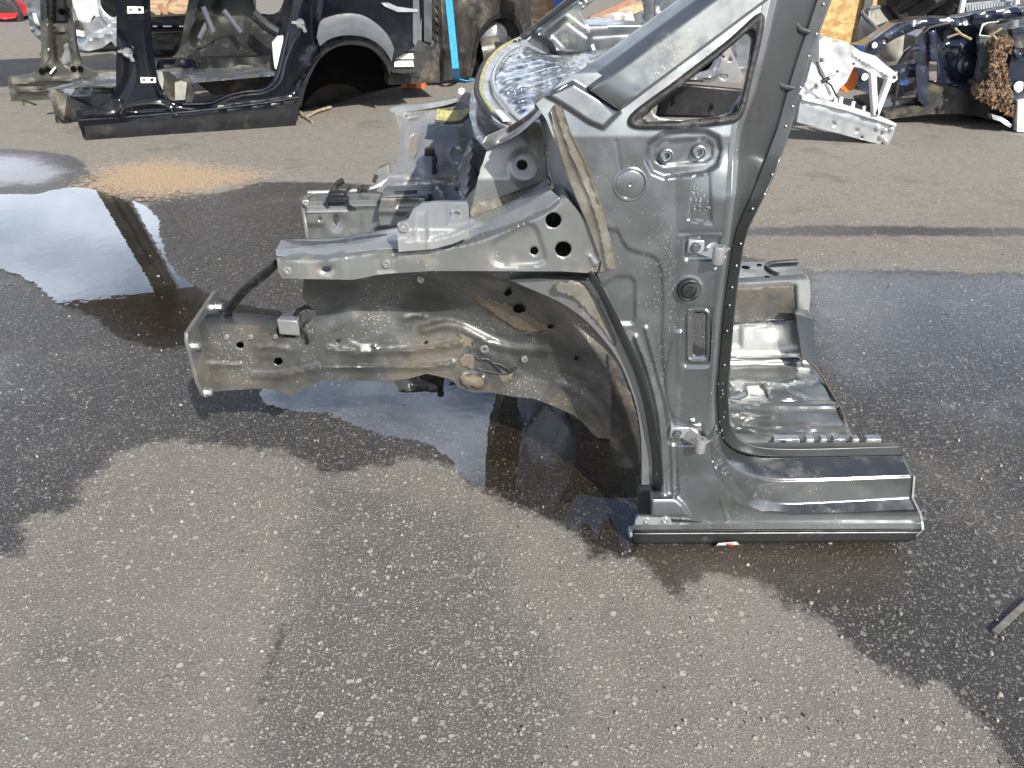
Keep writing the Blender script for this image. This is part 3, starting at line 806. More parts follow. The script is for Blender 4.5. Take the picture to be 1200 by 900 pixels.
panel('inner_rail_skin', A(326,304, 400,303, 470,296, 550,290, 611,262, 655,238, 700,296, 690,316, 560,316, 440,320, 331,325), YS(1.325), M['dark'], car, res=12)  # back of the box section, painted dark for the shade behind its holes
rtop0 = cY(324,299,1.252, 345,300.5,1.252, 365,301,1.252, 400,297,1.252, 440,292,1.252, 490,290,1.252, 549,281,1.252, 611,258,1.252, 643,243,1.252, 656,232,1.252)
rtop1 = cY(323,293,1.275, 345,292,1.275, 365,292,1.28, 400,288,1.28, 440,283,1.28, 490,280,1.28, 545,272,1.29, 600,248,1.29, 632,230,1.29, 645,222,1.28)
rtop2 = cY(329,281,1.335, 345,280,1.345, 365,279,1.35, 397,278,1.36, 433,272,1.37, 480,264,1.375, 540,258,1.38, 585,242,1.38, 618,225,1.38, 640,213,1.37)
loft('fender_rail_top', [rtop0, rtop1, rtop2], M['bluish'], car, n=110)
rsl = cY(553,243,1.43, 575,238,1.43, 600,230,1.43, 620,220,1.42, 641,208,1.40)
loft('tower_seam_sheet', [cY(548,268,1.375, 575,252,1.38, 600,242,1.38, 622,230,1.38, 645,215,1.36), rsl], M['pale'], car, n=60, sub=4, tight=False)
panel('tower_seam_sealer', spline(A(553,241, 585,229, 607,220, 626,213, 641,206, 646,216, 630,224, 612,230, 601,246, 575,254, 556,262), 3, True), YS(lambda u, v: 1.41 - .0006 * (v - 230)), M['seal'], car, feats=[crumple(.006, 8, 11), crumple(.003, 3.5, 2)], res=2.5)
for (u, v, r) in ((337.5, 317, 5), (356, 316.5, 5), (346, 322, 3.5), (453, 309, 5)):
    bolt('weld_nut', u, v, YS(1.240), r)
b = MB(); b.lathe(PY(np.array([472.]), np.array([312.]), 1.3)[0], (0, -1, 0), [(0, .001), (0.001, .001)], 4)
BR = YS(lambda u, v: 1.228 + .0022 * np.maximum(0, 268 - v) + .0006 * np.maximum(0, 480 - u) * 0)
panel('fender_bracket', A(467,295, 465,264, 478,258, 484,246, 494,240, 512,238, 546,238, 549,244, 550,277, 530,286, 507,292), BR, M['pale'], car, res=2.4, ret=.015,
      feats=[pad(A(455,283, 478,281, 505,280, 530,274, 556,262, 556,300, 455,300), .006, 4), rib(A(502,250, 502,292), .0035, 4), rib(A(487,252, 487,280), .004, 3), pad(A(487,250, 500,250, 501,280, 487,280), -.004, 3), pad(A(524,238, 549,238, 549,262, 524,264), .004, 4)])
bolt('weld_nut', 473, 265.5, YS(1.225), 6.8); bolt('weld_nut', 535.5, 250, YS(1.26), 6.8)

# --- near strut tower side and corner
TOW = YS(lambda u, v: 1.405 + .0006 * np.maximum(0, 210 - v))
panel('strut_tower_side', A(553,243, 560,210, 571,175, 590,165, 608,155, 620,143, 632,145, 638,165, 641,190, 641,212, 624,216, 607,223), TOW, M['warm'], car, res=2.5, ret=.01, holes=[circ(612, 193, 6.3, 5.6)],
      feats=[pad(circ(615, 196, 18, 20), .007, 8), crumple(.002, 14, 3)])
panel('tower_inner_skin', A(590,178, 632,168, 634,205, 592,214), YS(1.46), M['dark'], car, res=12)  # dark skin behind the tower hole, cavity shade put into its colour
panel('tower_sealer', spline(A(608,154, 622,143, 633,147, 638,165, 641,190, 641,211, 628,213, 624,195, 620,175, 611,160), 3, True), TOW, M['seal'], car, base=.004, feats=[rib(spline(A(615,152, 622,175, 627,205), 3), -.003, 2.5), crumple(.004, 8, 5), pad(circ(612, 193, 10), -.004, 4)], res=2.4)
loft('bulkhead_corner', [cY(632,138,1.41, 640,165,1.40, 643,190,1.39, 648,215,1.36, 660,236,1.30, 690,262,1.26), cY(640,128,1.36, 650,165,1.33, 658,190,1.31, 668,215,1.28, 680,240,1.25, 697,275,1.237), cY(645,130,1.236, 652,163,1.236, 663,199,1.236, 676,232,1.236, 688,258,1.236, 701,290,1.236)], M['bluish'], car, n=40)

# --- wheelhouse and front rail, one long dirty pressing
RIM = spline(A(352,325, 400,322, 440,320, 500,318, 560,322, 610,335, 655,362, 690,402, 718,446, 740,500, 752,548), 4)
RIMP = np.vstack([RIM, A(752,640, 150,640, 150,325)])
def ragged(P, a=1.6, seed=3):
    P = resample(np.asarray(P, float), 2.5); r = np.random.RandomState(seed)
    k = r.randn(len(P), 2) * a; k = (k + np.roll(k, 1, 0)) / 2
    return P + k
def ywheel(u, v):
    u = np.asarray(u, float); v = np.asarray(v, float)
    p = np.stack([u.ravel(), v.ravel()], -1)
    d = dist(p, RIM, False).reshape(u.shape)
    d = np.where(inside(p, RIMP).reshape(u.shape), d, 0)
    w = np.clip(1 - d / (30 + 50 * sstep(u, 380, 640)), 0, 1) ** 1.7
    amp = .03 + .125 * sstep(u, 400, 600)
    base = 1.425 + .035 * sstep(u, 380, 500) * (1 - sstep(v, 330, 440))
    return base - amp * w
WH = YS(ywheel)
wo = A(225,382, 252,380.5, 280,380, 300,382, 323,386, 326,394, 345,396, 352,388, 362,378, 372,366, 360,357, 355,349, 356,326, 380,318, 440,313, 520,309, 600,309, 660,312, 700,322, 712,352, 735,405, 752,450, 758,500, 757,545, 748,545, 738,549, 726,548, 719,537, 714,514, 701,513,
       694,508, 687,499, 673,487, 649,476, 625,467, 601,465, 577,460, 555,460, 546,457, 538,455, 532,448, 527,444, 514,441, 500,438, 478,444, 453,447, 420,446, 387,447, 374,448, 363,451, 355,455, 349,461, 344,462, 340,463.5, 337,463, 331,458.5, 320,456, 301,455.5, 275,457, 252,459, 247,455, 240,432)
wf = [rib(spline(A(302,408, 318,407, 337,408.5), 3), .006, 4.5), rib(spline(A(238,427, 258,427, 282,427), 3), .006, 4.5),
      rib(spline(A(296,440, 325,440, 350,436, 375,431, 410,430, 450,431, 500,430, 530,426), 3), .009, 6),
      rib(spline(A(385,409, 405,412, 440,413, 480,411, 520,406, 540,401), 3), .008, 6),
      rib(spline(A(410,402, 425,407, 440,406), 3), .004, 3.5),
      rib(spline(A(497,387, 520,381, 540,384, 560,394, 585,405, 610,410, 640,411), 3), .010, 9),
      rib(spline(A(474,373, 490,371, 500,372), 3), .004, 3), pad(A(250,420, 338,420, 338,470, 240,470), -.002, 3),
      pad(spline(A(372,388, 365,420, 372,450, 420,452, 420,370), 5, True), .006, 20),
      pad(circ(555, 427, 13, 17), -.006, 6), pad(circ(556, 446, 15, 8), .008, 7), pad(circ(568, 408, 9), .004, 4), pad(circ(614.5, 420.5, 7), .003, 3),
      rib(spline(A(640,467, 655,450, 668,455, 690,470, 702,486, 712,512), 3), .010, 8), rib(spline(A(605,392, 640,388, 665,385), 3), .004, 3),
      pad(A(566,415, 590,410, 612,440, 560,440), .002, 4), crumple(.006, 34, 2), crumple(.0022, 12, 7), crumple(.0008, 4, 9)]
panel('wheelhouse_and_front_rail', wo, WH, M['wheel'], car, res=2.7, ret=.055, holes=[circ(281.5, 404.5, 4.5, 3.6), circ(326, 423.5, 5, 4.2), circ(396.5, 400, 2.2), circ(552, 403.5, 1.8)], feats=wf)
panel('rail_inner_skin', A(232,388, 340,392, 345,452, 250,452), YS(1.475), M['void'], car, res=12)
for (u, v, r) in ((568, 408.5, 5.5), (614.5, 420.5, 4.2), (266, 394.5, 3.2), (294, 394.5, 3.4), (323, 394, 3), (493, 327.5, 4.2)):
    S2 = YS(float(ywheel(np.array([u]), np.array([v]))[0]) - .003)
    bolt('stud', u, v, S2, r, hole=u > 500, out=.004)
for P in (A(535,391, 552,385, 556,392, 553,407, 545,408, 539,399), A(540,418, 553,414, 556,420, 555,432, 545,432, 539,426), spline(A(538,440, 552,440, 566,444, 565,456, 550,455, 541,450), 4, True), A(584,438, 601,436, 600,446, 588,449)):
    panel('sealant_patch', ragged(P, 1.3), WH, M['brownseal'], car, base=.0022, feats=wf[-3:] + wf[9:12] + [crumple(.0012, 4, 4)], res=2.6, ret=.0, angle=70)
sb = spline(A(556,345, 575,352, 600,360, 625,372, 645,388, 632,393, 610,389, 595,380, 575,366, 558,356), 4, True)
panel('sealant_patch', ragged(sb, 1.5), WH, M['brownseal'], car, base=.0018, feats=wf[-3:] + wf[5:6] + [crumple(.0010, 5, 4)], res=2.8, ret=.0, angle=70)
sb = spline(A(596,330, 640,331, 668,345, 690,372, 700,390, 684,378, 664,356, 645,343, 620,337), 4, True)
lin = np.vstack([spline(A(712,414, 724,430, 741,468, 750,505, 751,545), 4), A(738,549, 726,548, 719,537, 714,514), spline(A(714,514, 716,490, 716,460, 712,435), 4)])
panel('arch_liner_and_shade', ragged(lin, .7), WH, M['dark'], car, base=.006, feats=wf[-3:], res=3)  # black liner edge; its dark sheet also paints the shade inside the arch
b = MB()
q = [PY(np.array([a_[0]]), np.array([a_[1]]), 1.415)[0] for a_ in ((560, 415), (565, 420), (572, 421), (577, 425), (590, 436), (600, 434), (606, 430))]
b.tube(spline(np.array(q), .004), .0022, 6)
q = [PY(np.array([a_[0]]), np.array([a_[1]]), 1.415)[0] for a_ in ((560, 431), (575, 436), (592, 438), (600, 436), (588, 428), (577, 425))]
b.tube(spline(np.array(q), .004), .0014, 6)
b.build('ground_clip', M['plastic'], car)

for P in (spline(A(601,360, 607,357, 614,360, 615,364, 609,367, 602,365), 3, True), A(642,381, 648,381, 648,385, 642,385), spline(A(590,345, 597,339, 600,344, 596,347), 3, True), circ(500, 401, 1.6), circ(675, 420, 2)):
    panel('wheelhouse_hole', P, WH, M['void'], car, base=.0105 if len(P) > 18 or len(P) == 4 else .008, feats=wf[-3:], res=3, solid=.0005)
# bits hanging under the upper rail and on top of the front rail
b = MB()
p = [PY(np.array([u]), np.array([v]), y)[0] for u, v, y in ((324, 374, 1.40), (349, 376, 1.40), (352, 365, 1.47), (331, 367, 1.47))]
lo_ = [x - [0, 0, .035] for x in p]
b.hexa([lo_[0], lo_[1], lo_[2], lo_[3], p[0], p[1], p[2], p[3]])
b.build('rail_top_bracket', M['bluish'], car, bevel=.003)
b = MB()
b.tube(spline(cY(324,308,1.32, 308,320,1.36, 290,334,1.40, 275,350,1.45, 265,364,1.48, 262,378,1.48), .01), .0062, 10)
b.tube(spline(cY(326,310,1.33, 311,324,1.37, 293,338,1.41, 279,353,1.45, 269,366,1.48, 266,379,1.48), .01), .0045, 8)
b.build('black_wiring_loom', M['rubber'], car)
b = MB(); b.tube(spline(cY(344,372,1.44, 350,363,1.45, 360,359,1.45, 372,362,1.44), .01), .005, 8)
b.tube(spline(cY(350,385,1.42, 358,392,1.40, 360,402,1.42), .01), .004, 8)
b.build('wiring_plug', M['plastic'], car)

# end plate of the front rail
pl = PX(np.array([218., 243.]), np.array([388., 467.]), -.655)
fp = np.array([[-.655, 1.375, PY(np.array([218.]), np.array([388.]), 1.375)[0][2]], [-.655, 1.375, PY(np.array([242.]), np.array([468.]), 1.375)[0][2]]])
zt, zb = fp[0][2], fp[1][2]
PLX = -.652
def plate_pt(y, z, dx=0): return (PLX + dx, y, z)
b = MB()
ol = [(1.372, zb + .012), (1.362, zb + .05), (1.360, zt - .015), (1.368, zt), (1.545, zt + .012), (1.56, zt), (1.56, zb + .03), (1.545, zb + .005), (1.385, zb)]
n_ = len(ol)
b.add([plate_pt(y, z, -.004) for y, z in ol] + [plate_pt(y, z, .004) for y, z in ol], [tuple(range(n_)), tuple(range(2 * n_ - 1, n_ - 1, -1))] + [(i, i + n_, (i + 1) % n_ + n_, (i + 1) % n_) for i in range(n_)])
b.build('crash_plate', M['rail'], car, bevel=.002)
for y, z in ((1.53, zt - .02), (1.378, zt - .035), (1.385, zb + .012), (1.53, zb + .03)):
    b = MB(); b.lathe((PLX + .003, y, z), (1, 0, 0), [(0, .012), (.003, .0115), (.003, .009)], 16, False)
    b.lathe((PLX + .003, y, z), (1, 0, 0), [(0, .008), (.014, .008), (.015, .0065)], 6); b.build('plate_bolt', M['zinc'], car)

# --- wheel arch flanges of the body side
fo = np.vstack([spline(A(597,328, 622,327, 648,327, 670,329, 692,332, 708,357, 727,395, 745,440, 758,490, 764,535, 766,568), 4), spline(A(752,568, 752,540, 750,502, 742,464, 724,421, 696,385, 672,364, 648,350, 620,338), 4)])
panel('arch_outer_skin', fo, YS(lambda u, v: 1.262 + .03 * (1 - sstep(u, 600, 700))), M['warm'], car, res=2.8, ret=.02, feats=[crumple(.003, 16, 8)])
panel('sealant_patch', ragged(spline(A(652,332, 680,332, 700,352, 716,384, 722,405, 714,398, 694,372, 672,350, 652,342), 4, True), 1.2), YS(1.262), M['seal'], car, base=.0012, feats=[crumple(.003, 16, 8), crumple(.0008, 5, 4)], res=2.8, angle=70)
loft('arch_lip', [cY(686,320,1.262, 700,343,1.262, 722,390,1.262, 744,440,1.262, 757,490,1.262, 764,535,1.262, 765,577,1.262), cY(690,319,1.232, 706,343,1.232, 729,390,1.232, 751,440,1.232, 765,490,1.232, 773,535,1.232, 775,578,1.232), cY(693,318,1.228, 709,342,1.228, 733,390,1.228, 755,440,1.228, 768,490,1.228, 775,535,1.228, 778,578,1.228)], M['jamb'], car, n=70)
b = MB(); P0 = cY(749,572,1.262, 763,573,1.245, 764,604,1.245, 748,603,1.262)
b.hexa([P0[0], P0[1], P0[1] + [0, .03, 0], P0[0] + [0, .03, 0], P0[3], P0[2], P0[2] + [0, .03, 0], P0[3] + [0, .03, 0]])
b.build('arch_end_block', M['dark'], car, bevel=.002)

# --- rocker: bright flange, black strip, closed back and ends
def line(u0, v0, u1, v1, y, n=12):
    t = np.linspace(0, 1, n); return PY(u0 + (u1 - u0) * t, v0 + (v1 - v0) * t, y)
r0 = line(752, 612, 1079, 611, 1.2102); r1 = line(742, 615, 1080, 613, 1.205); r2 = line(741, 621, 1080, 620, 1.203)
loft('rocker_flange', [r0 + [0, .02, 0], r0, r1, r2], M['silver'], car, n=30, smoothcurve=False)
s0 = line(741, 621.5, 1079, 620.5, 1.2045); s1 = line(742, 626, 1078, 624, 1.207); s2 = line(742, 635, 1072, 632, 1.206); s3 = line(744, 637.5, 1066, 634, 1.210)
back = s3.copy(); back[:, 1] = 1.30; back[:, 2] = np.maximum(back[:, 2], .004)
s3[:, 2] = np.maximum(s3[:, 2], .003)
loft('rocker_strip', [s0, s1, s2, s3, back], M['plastic'], car, n=30, smoothcurve=False)
loft('strip_highlight', [line(743, 625.2, 1077, 623.6, 1.2045, 12), line(743, 626.2, 1077, 624.8, 1.2045, 12)], M['galv'], car, n=20, smoothcurve=False, tight=False)
# right cut end of the sill: the hollow section's sheet edges
ends = [cE[-1], c3_[-1], c4_[-1], r0[-1], r2[-1], s3[-1]]
b = MB()
for i in range(len(ends) - 1): b.beam(ends[i] + [.002, 0, 0], ends[i + 1] + [.002, 0, 0], .004, .004, up=(0, 1, .01))
b.build('cut_sill_edge', M['zinc'], car)
inner = [fl1[-1] + [0, .02, 0], fl0[-1] + [0, .012, 0], [fl0[-1][0], 1.34, .10], [fl0[-1][0], 1.345, .02], [fl0[-1][0], 1.30, .004]]
L = []
for q in inner:
    q = np.array(q, float); L.append([[.33, q[1], q[2]], q])
loft('inner_sill', [np.array(x) for x in L], M['floor'], car, n=20, smoothcurve=False, tight=False)
# end bracket with two nuts
panel('sill_end_bracket', A(744,616, 745,609, 748,606, 785,605.5, 788,615, 788,617), YS(1.206), M['galv'], car, res=2.5, ret=.01, feats=[pad(circ(780, 610.5, 6), .002, 2)])
bolt('bracket_nut', 758, 611, YS(1.205), 3.6); bolt('bracket_nut', 780, 610.5, YS(1.203), 4.2)
b = MB(); c = PY(np.array([741.]), np.array([623.]), 1.22)[0]; b.lathe(c, (-1, 0, 0), [(0, .012), (.006, .012), (.008, .008)], 14)
b.build('rocker_end_cap', M['galv'], car)

# --- mirror bosses, disc, grommet, hinges
for (u, v) in ((781, 182), (819, 178)):
    c = SIDE(np.array([u + 0.]), np.array([v + 0.]), -.008)[0]
    b = MB(); b.lathe(c, (0, -1, .1), [(0, .0115), (.006, .0105), (.007, .0085), (.004, .0075), (.004, .0050), (-.01, .0045)], 24)
    b.build('mirror_boss', M['silver'], car)
c = SIDE(np.array([738.5]), np.array([216.]), .0008)[0]
b = MB(); b.lathe(c, (0, -1, 0), [(-.004, .0285), (.0006, .0282), (.0018, .0262), (.0016, .0250), (-.0006, .0240), (-.0004, .0232), (.0008, .0222), (.0014, .0205), (.0018, .003), (.0005, .001)], 36)
b.build('blanking_disc', M['silver'], car)
c = SIDE(np.array([807.5]), np.array([340.]), 0)[0]
b = MB(); b.lathe(c, (0, -1, 0), [(-.002, .0215), (.004, .0205), (.006, .018), (.004, .0165), (.002, .0145), (.005, .0135), (.006, .010), (.002, .009), (.0025, .004)], 36)
b.build('rubber_grommet', M['rubber'], car)
def hinge(u, v, w, h, lu, lv):
    S = SIDE
    c = S(np.array([u + 0.]), np.array([v + 0.]), 0)[0]; k = float(mmpp(c))
    b = MB()
    x0, x1 = c[0], c[0] + w * k
    z0, z1 = c[2] - h * k * .95, c[2]
    y = c[1]
    b.box((x0, y - .004, z0), (x1, y + .01, z1))
    o = b.build('hinge_plate', M['galv'], car, bevel=.0015)
    b = MB(); cc = (x0 + w * k * .34, y - .004, (z0 + z1) / 2)
    b.lathe(cc, (0, -1, 0), [(0, .0095), (.0025, .009), (.0025, .0075)], 20, False)
    b.lathe(cc, (0, -1, 0), [(.002, .0068), (.009, .0066), (.010, .0058)], 6)
    b.build('hinge_bolt', M['silver'], car)
    q = PY(np.array([lu + 0.]), np.array([lv + 0.]), y - .030)[0]
    b = MB()
    b.add([(x1 - .012, y - .004, z0), (x1, y - .004, z1), (q[0] + .007, y - .030, q[2] + .012), (q[0] + .007, y - .030, q[2] - .012),
           (x1 - .018, y - .001, z0), (x1 + .01, y - .001, z1), (q[0] + .004, y - .022, q[2] + .012), (q[0] + .004, y - .022, q[2] - .012)],
          [(0, 1, 2, 3), (7, 6, 5, 4), (0, 4, 5, 1), (1, 5, 6, 2), (2, 6, 7, 3), (3, 7, 4, 0)])
    b.lathe((q[0], y - .030, q[2] - .014), (0, 0, 1), [(0, .006), (0, .0098), (.004, .0102), (.026, .0102), (.030, .0095), (.030, .0045), (.020, .004)], 20)
    b.add([(q[0] + .006, y - .036, q[2] + .012), (q[0] + .017, y - .032, q[2] + .014), (q[0] + .006, y - .026, q[2] + .012), (q[0] + .006, y - .036, q[2] + .005), (q[0] + .017, y - .032, q[2] + .011), (q[0] + .006, y - .026, q[2] + .005)], [(0, 1, 2), (5, 4, 3), (0, 3, 4, 1), (1, 4, 5, 2)])
    b.build('hinge_knuckle', M['zinc'], car, angle=45)
hinge(807, 281, 24, 17, 842, 299); hinge(786, 500, 22, 16, 821, 522)
b = MB(); c = SIDE(np.array([811.]), np.array([492.]), .002)[0]
b.add([c + np.array(q) for q in ((-.004, 0, .003), (.004, -.001, .004), (.0055, 0, -.003), (.001, -.001, -.004), (-.002, 0, -.002))], [(0, 1, 2, 3, 4)]); b.build('paint_chip', M['label'], car, solid=.001)
for (u, v) in ((835, 541), (838.5, 548), (849, 301), (838, 315)):
    b = MB(); c = SIDE(np.array([u + 0.]), np.array([v + 0.]), .001)[0]; b.lathe(c, (0, -1, .3), [(-.002, .0026), (.001, .0024), (.002, .001)], 10); b.build('weld_stud', M['zinc'], car)
# --- floor pan, tunnel
zt_ = .352
loft('tunnel_top', [cZ(866,307,zt_, 900,306.5,zt_, 936,306,zt_), cZ(860,333,zt_, 900,331,zt_, 949,328,zt_)], M['floor'], car, n=20, tight=False)
TUN = YS(lambda u, v: 1.754 + .0003 * np.maximum(0, v - 380) * 0)
panel('tunnel_side', A(845,333, 868,332.5, 949,328.5, 950,346, 948,364, 953,376, 953,424, 943,424, 935,419, 845,421), TUN, M['pale'], car, res=2.6, ret=.01,
      feats=[pad(A(840,337, 932,334, 934,376, 900,379, 840,384), -.014, 5), rib(spline(A(862,346, 872,349, 880,344, 890,347, 898,343, 908,346, 918,343, 930,344), 3), .004, 2.5), rib(A(845,379, 868,378, 932,375), .003, 2), pad(A(843,383, 868,382, 868,406, 843,407), -.005, 3), rib(A(845,417, 935,415), .006, 5), rib(A(925,376, 928,414), .001, 1.5)])
panel('tunnel_shade_sheet', A(846,338, 932,335, 933,376, 845,381), YS(1.764), M['wheel'], car, base=.001, res=3, feats=[crumple(.002, 8, 4)])  # dark sheet painting the shade in the upper recess of the tunnel side
b = MB(); P0 = cY(933,368,1.70, 953,374,1.69, 956,425,1.69, 941,421,1.70)
b.add([P0[0], P0[1], P0[2], P0[3], P0[0] + [0, .03, 0], P0[1] + [0, .05, 0], P0[2] + [0, .05, 0], P0[3] + [0, .03, 0]], [(0, 1, 2, 3), (0, 4, 5, 1), (1, 5, 6, 2), (2, 6, 7, 3), (3, 7, 4, 0)])
b.build('tunnel_bracket', M['greydoor'], car, solid=.002)
holes_top = [(874, 313, 5, 1.6), (890, 310, 3, 1.2), (899, 324, 3, 1.2)]
for u, v, a_, c_ in holes_top:
    b = MB(); p = PZ(np.array([u + 0.]), np.array([v + 0.]), zt_ + .001)[0]; k = float(mmpp(p))
    b.add([p + np.array([a_ * k * math.cos(t), a_ * k * .9 * math.sin(t), 0]) for t in np.linspace(0, 6.283, 16)[:-1]], [tuple(range(15))]); b.build('tunnel_hole', M['void'], car, solid=.0008)
b = MB()
pp = spline(cZ(934,306,zt_+.002, 906,308,zt_+.002, 898,312,zt_+.002, 903,318,zt_+.002, 912,322,zt_+.002), .01)
b.tube(pp, .006, 8); b.build('tunnel_rolled_edge', M['jamb'], car)
zf = lambda u, v: .125 + .035 * sstep(v, 500, 525) + .02 * (1 - sstep(v, 418, 432))
FLR = ZS(zf)
flo = A(838,416, 868,417, 935,416, 945,424, 957,431, 963,441, 969,448, 975,464, 983,476, 987,489, 992,494, 998,508, 1002,522, 1056,524, 1056,530, 870,530, 856,515, 842,500)
panel('floor_pan', flo, FLR, M['floor'], car, res=3, feats=[rib(spline(A(845,446, 900,448, 955,445), 4), .010, 5), rib(spline(A(848,470, 900,474, 985,474), 4), .012, 6), rib(A(850,499, 920,501, 995,503), .012, 4), rib(A(850,485, 905,488), .010, 4), pad(A(895,452, 920,455, 950,470, 915,468, 900,466), .008, 4), pad(A(850,446, 872,452, 874,463, 852,466), .01, 4), crumple(.007, 20, 4), crumple(.003, 8, 2)], ret=.012)
b = MB(); b.tube(spline(cZ(943,420,.15, 957,432,.14, 966,446,.13, 976,464,.13, 984,477,.13, 990,492,.13), .02), [.003] * 1 and .003, 6); b.build('torn_floor_edge', M['brownseal'], car)
# slotted bright reinforcement bar on the sill flange
zb_ = .187
b = MB(); b.box(PY(np.array([905.]), np.array([523.]), 1.335)[0] - [0, .0, .004], PY(np.array([1034.]), np.array([523.]), 1.36)[0] + [0, 0, .006]); b.build('bar_base', M['plastic'], car)
for u0, u1 in ((905, 939), (943, 956), (960, 971), (975, 993), (997, 1009), (1013, 1035)):
    p0 = PY(np.array([u0 + 0.]), np.array([524.]), 1.325)[0]; p1 = PY(np.array([u1 + 0.]), np.array([515.5]), 1.325)[0]
    b = MB(); b.hexa([(p0[0], 1.322, p0[2]), (p1[0], 1.322, p0[2]), (p1[0], 1.345, p0[2]), (p0[0], 1.345, p0[2]), (p0[0] + .002, 1.328, p1[2]), (p1[0] - .002, 1.328, p1[2]), (p1[0] - .002, 1.345, p1[2]), (p0[0] + .002, 1.345, p1[2])])
    b.build('bar_segment', M['zinc'], car, bevel=.0015)
    if u1 - u0 > 12:
        b = MB(); mx_ = (p0[0] + p1[0]) / 2 + .004; b.add([(mx_ - .006, 1.3195, p0[2]), (mx_ + .006, 1.3195, p0[2]), (mx_, 1.3225, p0[2] + .009), (mx_, 1.330, p0[2])], [(0, 1, 2), (1, 3, 2), (3, 0, 2)]); b.build('bar_gusset', M['bluish'], car, smooth=False)
b = MB(); p = PY(np.array([919.]), np.array([520.]), 1.3185)[0]; b.lathe(p + [0, .003, 0], (0, -1, 0), [(0, .005), (.0015, .0045)], 14); b.build('bar_hole', M['void'], car)

# --- rain drops and dried splashes clinging to the panels, thickest in the runs beside the hinge pillar
def drops(S, path, spread, n, lo, hi, seed, nm='water_drops', off=.0006):
    r = random.Random(seed); b = MB(); path = resample(np.asarray(path, float), 2, False)
    for k in range(n):
        q = path[r.randrange(len(path))]; u, v = q[0] + r.gauss(0, spread), q[1] + r.gauss(0, 3)
        c = S(np.array([u]), np.array([v]), off)[0]; a = (lo + (hi - lo) * r.random() ** 2) ; h = a * (1 + r.random() * 1.6)
        V = [c + [0, -a * .7, 0]] + [c + [a * math.cos(t), 0, h * math.sin(t)] for t in (0, 1.05, 2.09, 3.14, 4.19, 5.24)]
        b.add(V, [(0, i, i % 6 + 1) for i in range(1, 7)])
    o = b.build(nm, M['drop'], car, angle=180); o['kind'] = 'stuff'
M['drop'] = mat('whitish_water_drops', (.36, .38, .37), .12, .35, coat=.6, bump=0)
drops(SIDE, A(778,240, 785,290, 784,340, 788,400, 790,470, 796,520), 6, 230, .0004, .0010, 3)
drops(SIDE, A(770,270, 768,330, 770,400, 778,470, 786,560), 9, 110, .0004, .0009, 4)
drops(SIDE, A(722,170, 735,240, 745,280, 720,200, 790,220, 800,180), 26, 60, .0004, .0008, 5)
drops(WH, spline(A(372,450, 380,420, 372,390, 392,380), 3), 14, 200, .0006, .0016, 9, off=.001)
drops(WH, spline(A(400,440, 440,436, 430,415, 480,400, 470,385), 3), 10, 110, .0005, .0012, 10, off=.001)
drops(SIDE, A(845,430, 845,520, 850,560), 4, 26, .0008, .0016, 6)
drops(SIDE, A(812,216, 818,236, 824,250), 6, 60, .0005, .0013, 8, off=-.001)
# ---------------------------------------------------------------- far half of the cut front section
DY = .36
PY_near = PY
def PY(u, v, Y): return PY_near(u, v, np.asarray(Y, float) + np.where(np.asarray(Y, float) > 1.99, DY, 0))
def boxfront(name, u0, u1, vt, vb, y, depth, m, parent, slope=0, bevel=.003):
    """box whose front face shows between the given edges at distance y"""
    a = PY(np.array([u0 + 0.]), np.array([vt + 0.]), y)[0]; b_ = PY(np.array([u1 + 0.]), np.array([vb + 0.]), y)[0]
    b = MB(); b.box((a[0], y, b_[2]), (b_[0], y + depth, a[2])); return b.build(name, m, parent, bevel=bevel)
FR = YS(2.12)
panel('far_front_rail', A(359,250, 400,248.5, 424,247, 445,247, 445,260, 500,252, 545,250, 560,268, 540,300, 361,300), FR, M['warm'], car, res=3, ret=.05, holes=[spline(A(391,254, 396,254, 397,260, 394,265, 391,260), 3, True), circ(375, 257, 1.6)],
      feats=[pad(A(350,264, 379,264, 379,310, 350,310), -.012, 4), pad(circ(394, 260, 9, 11), -.006, 5), rib(A(426,248, 428,300), .006, 3), rib(spline(A(440,266, 460,264, 480,262), 3), .008, 5), rib(A(395,262, 398,280), .003, 2)])
zr = float(FR(np.array([400.]), np.array([248.]))[0][2])
def zz(*uv):
    p = np.array(uv, float).reshape(-1, 2); return PZ(p[:, 0], p[:, 1], zr)
loft('far_rail_top', [zz(359,249, 400,248, 424,246.5, 447,246.5), zz(360,237, 400,236, 425,235, 446,234)], M['pale'], car, n=20, tight=False)
TS = ZS(lambda u, v: zr + .0 * u + .012)
panel('far_rail_flange', A(360,236, 446,234, 452,226, 400,227, 361,229), ZS(zr + .012), M['seal'] if False else M['warm'], car, res=3, ret=.02)
b = MB(); b.tube(spline(cY(361,226,2.30, 400,224.5,2.31, 430,222,2.32, 445,217,2.33, 455,208,2.36, 458,200,2.40), .02), .008, 8)
b.build('black_edge_pipe', M['galv'], car)
b = MB(); P0 = cY(356,233,2.16, 356,240,2.12, 361,279,2.10, 363,285,2.10, 363,240,2.12, 364,232,2.2)
b = MB(); b.tube(spline(cY(364,228,2.24, 357,233,2.20, 355,242,2.15, 358,262,2.11, 361,282,2.10), .02), .007, 8)
b.build('far_end_plate', M['rail'], car)
bolt('plate_nut', 358.5, 238, YS(2.13), 4)
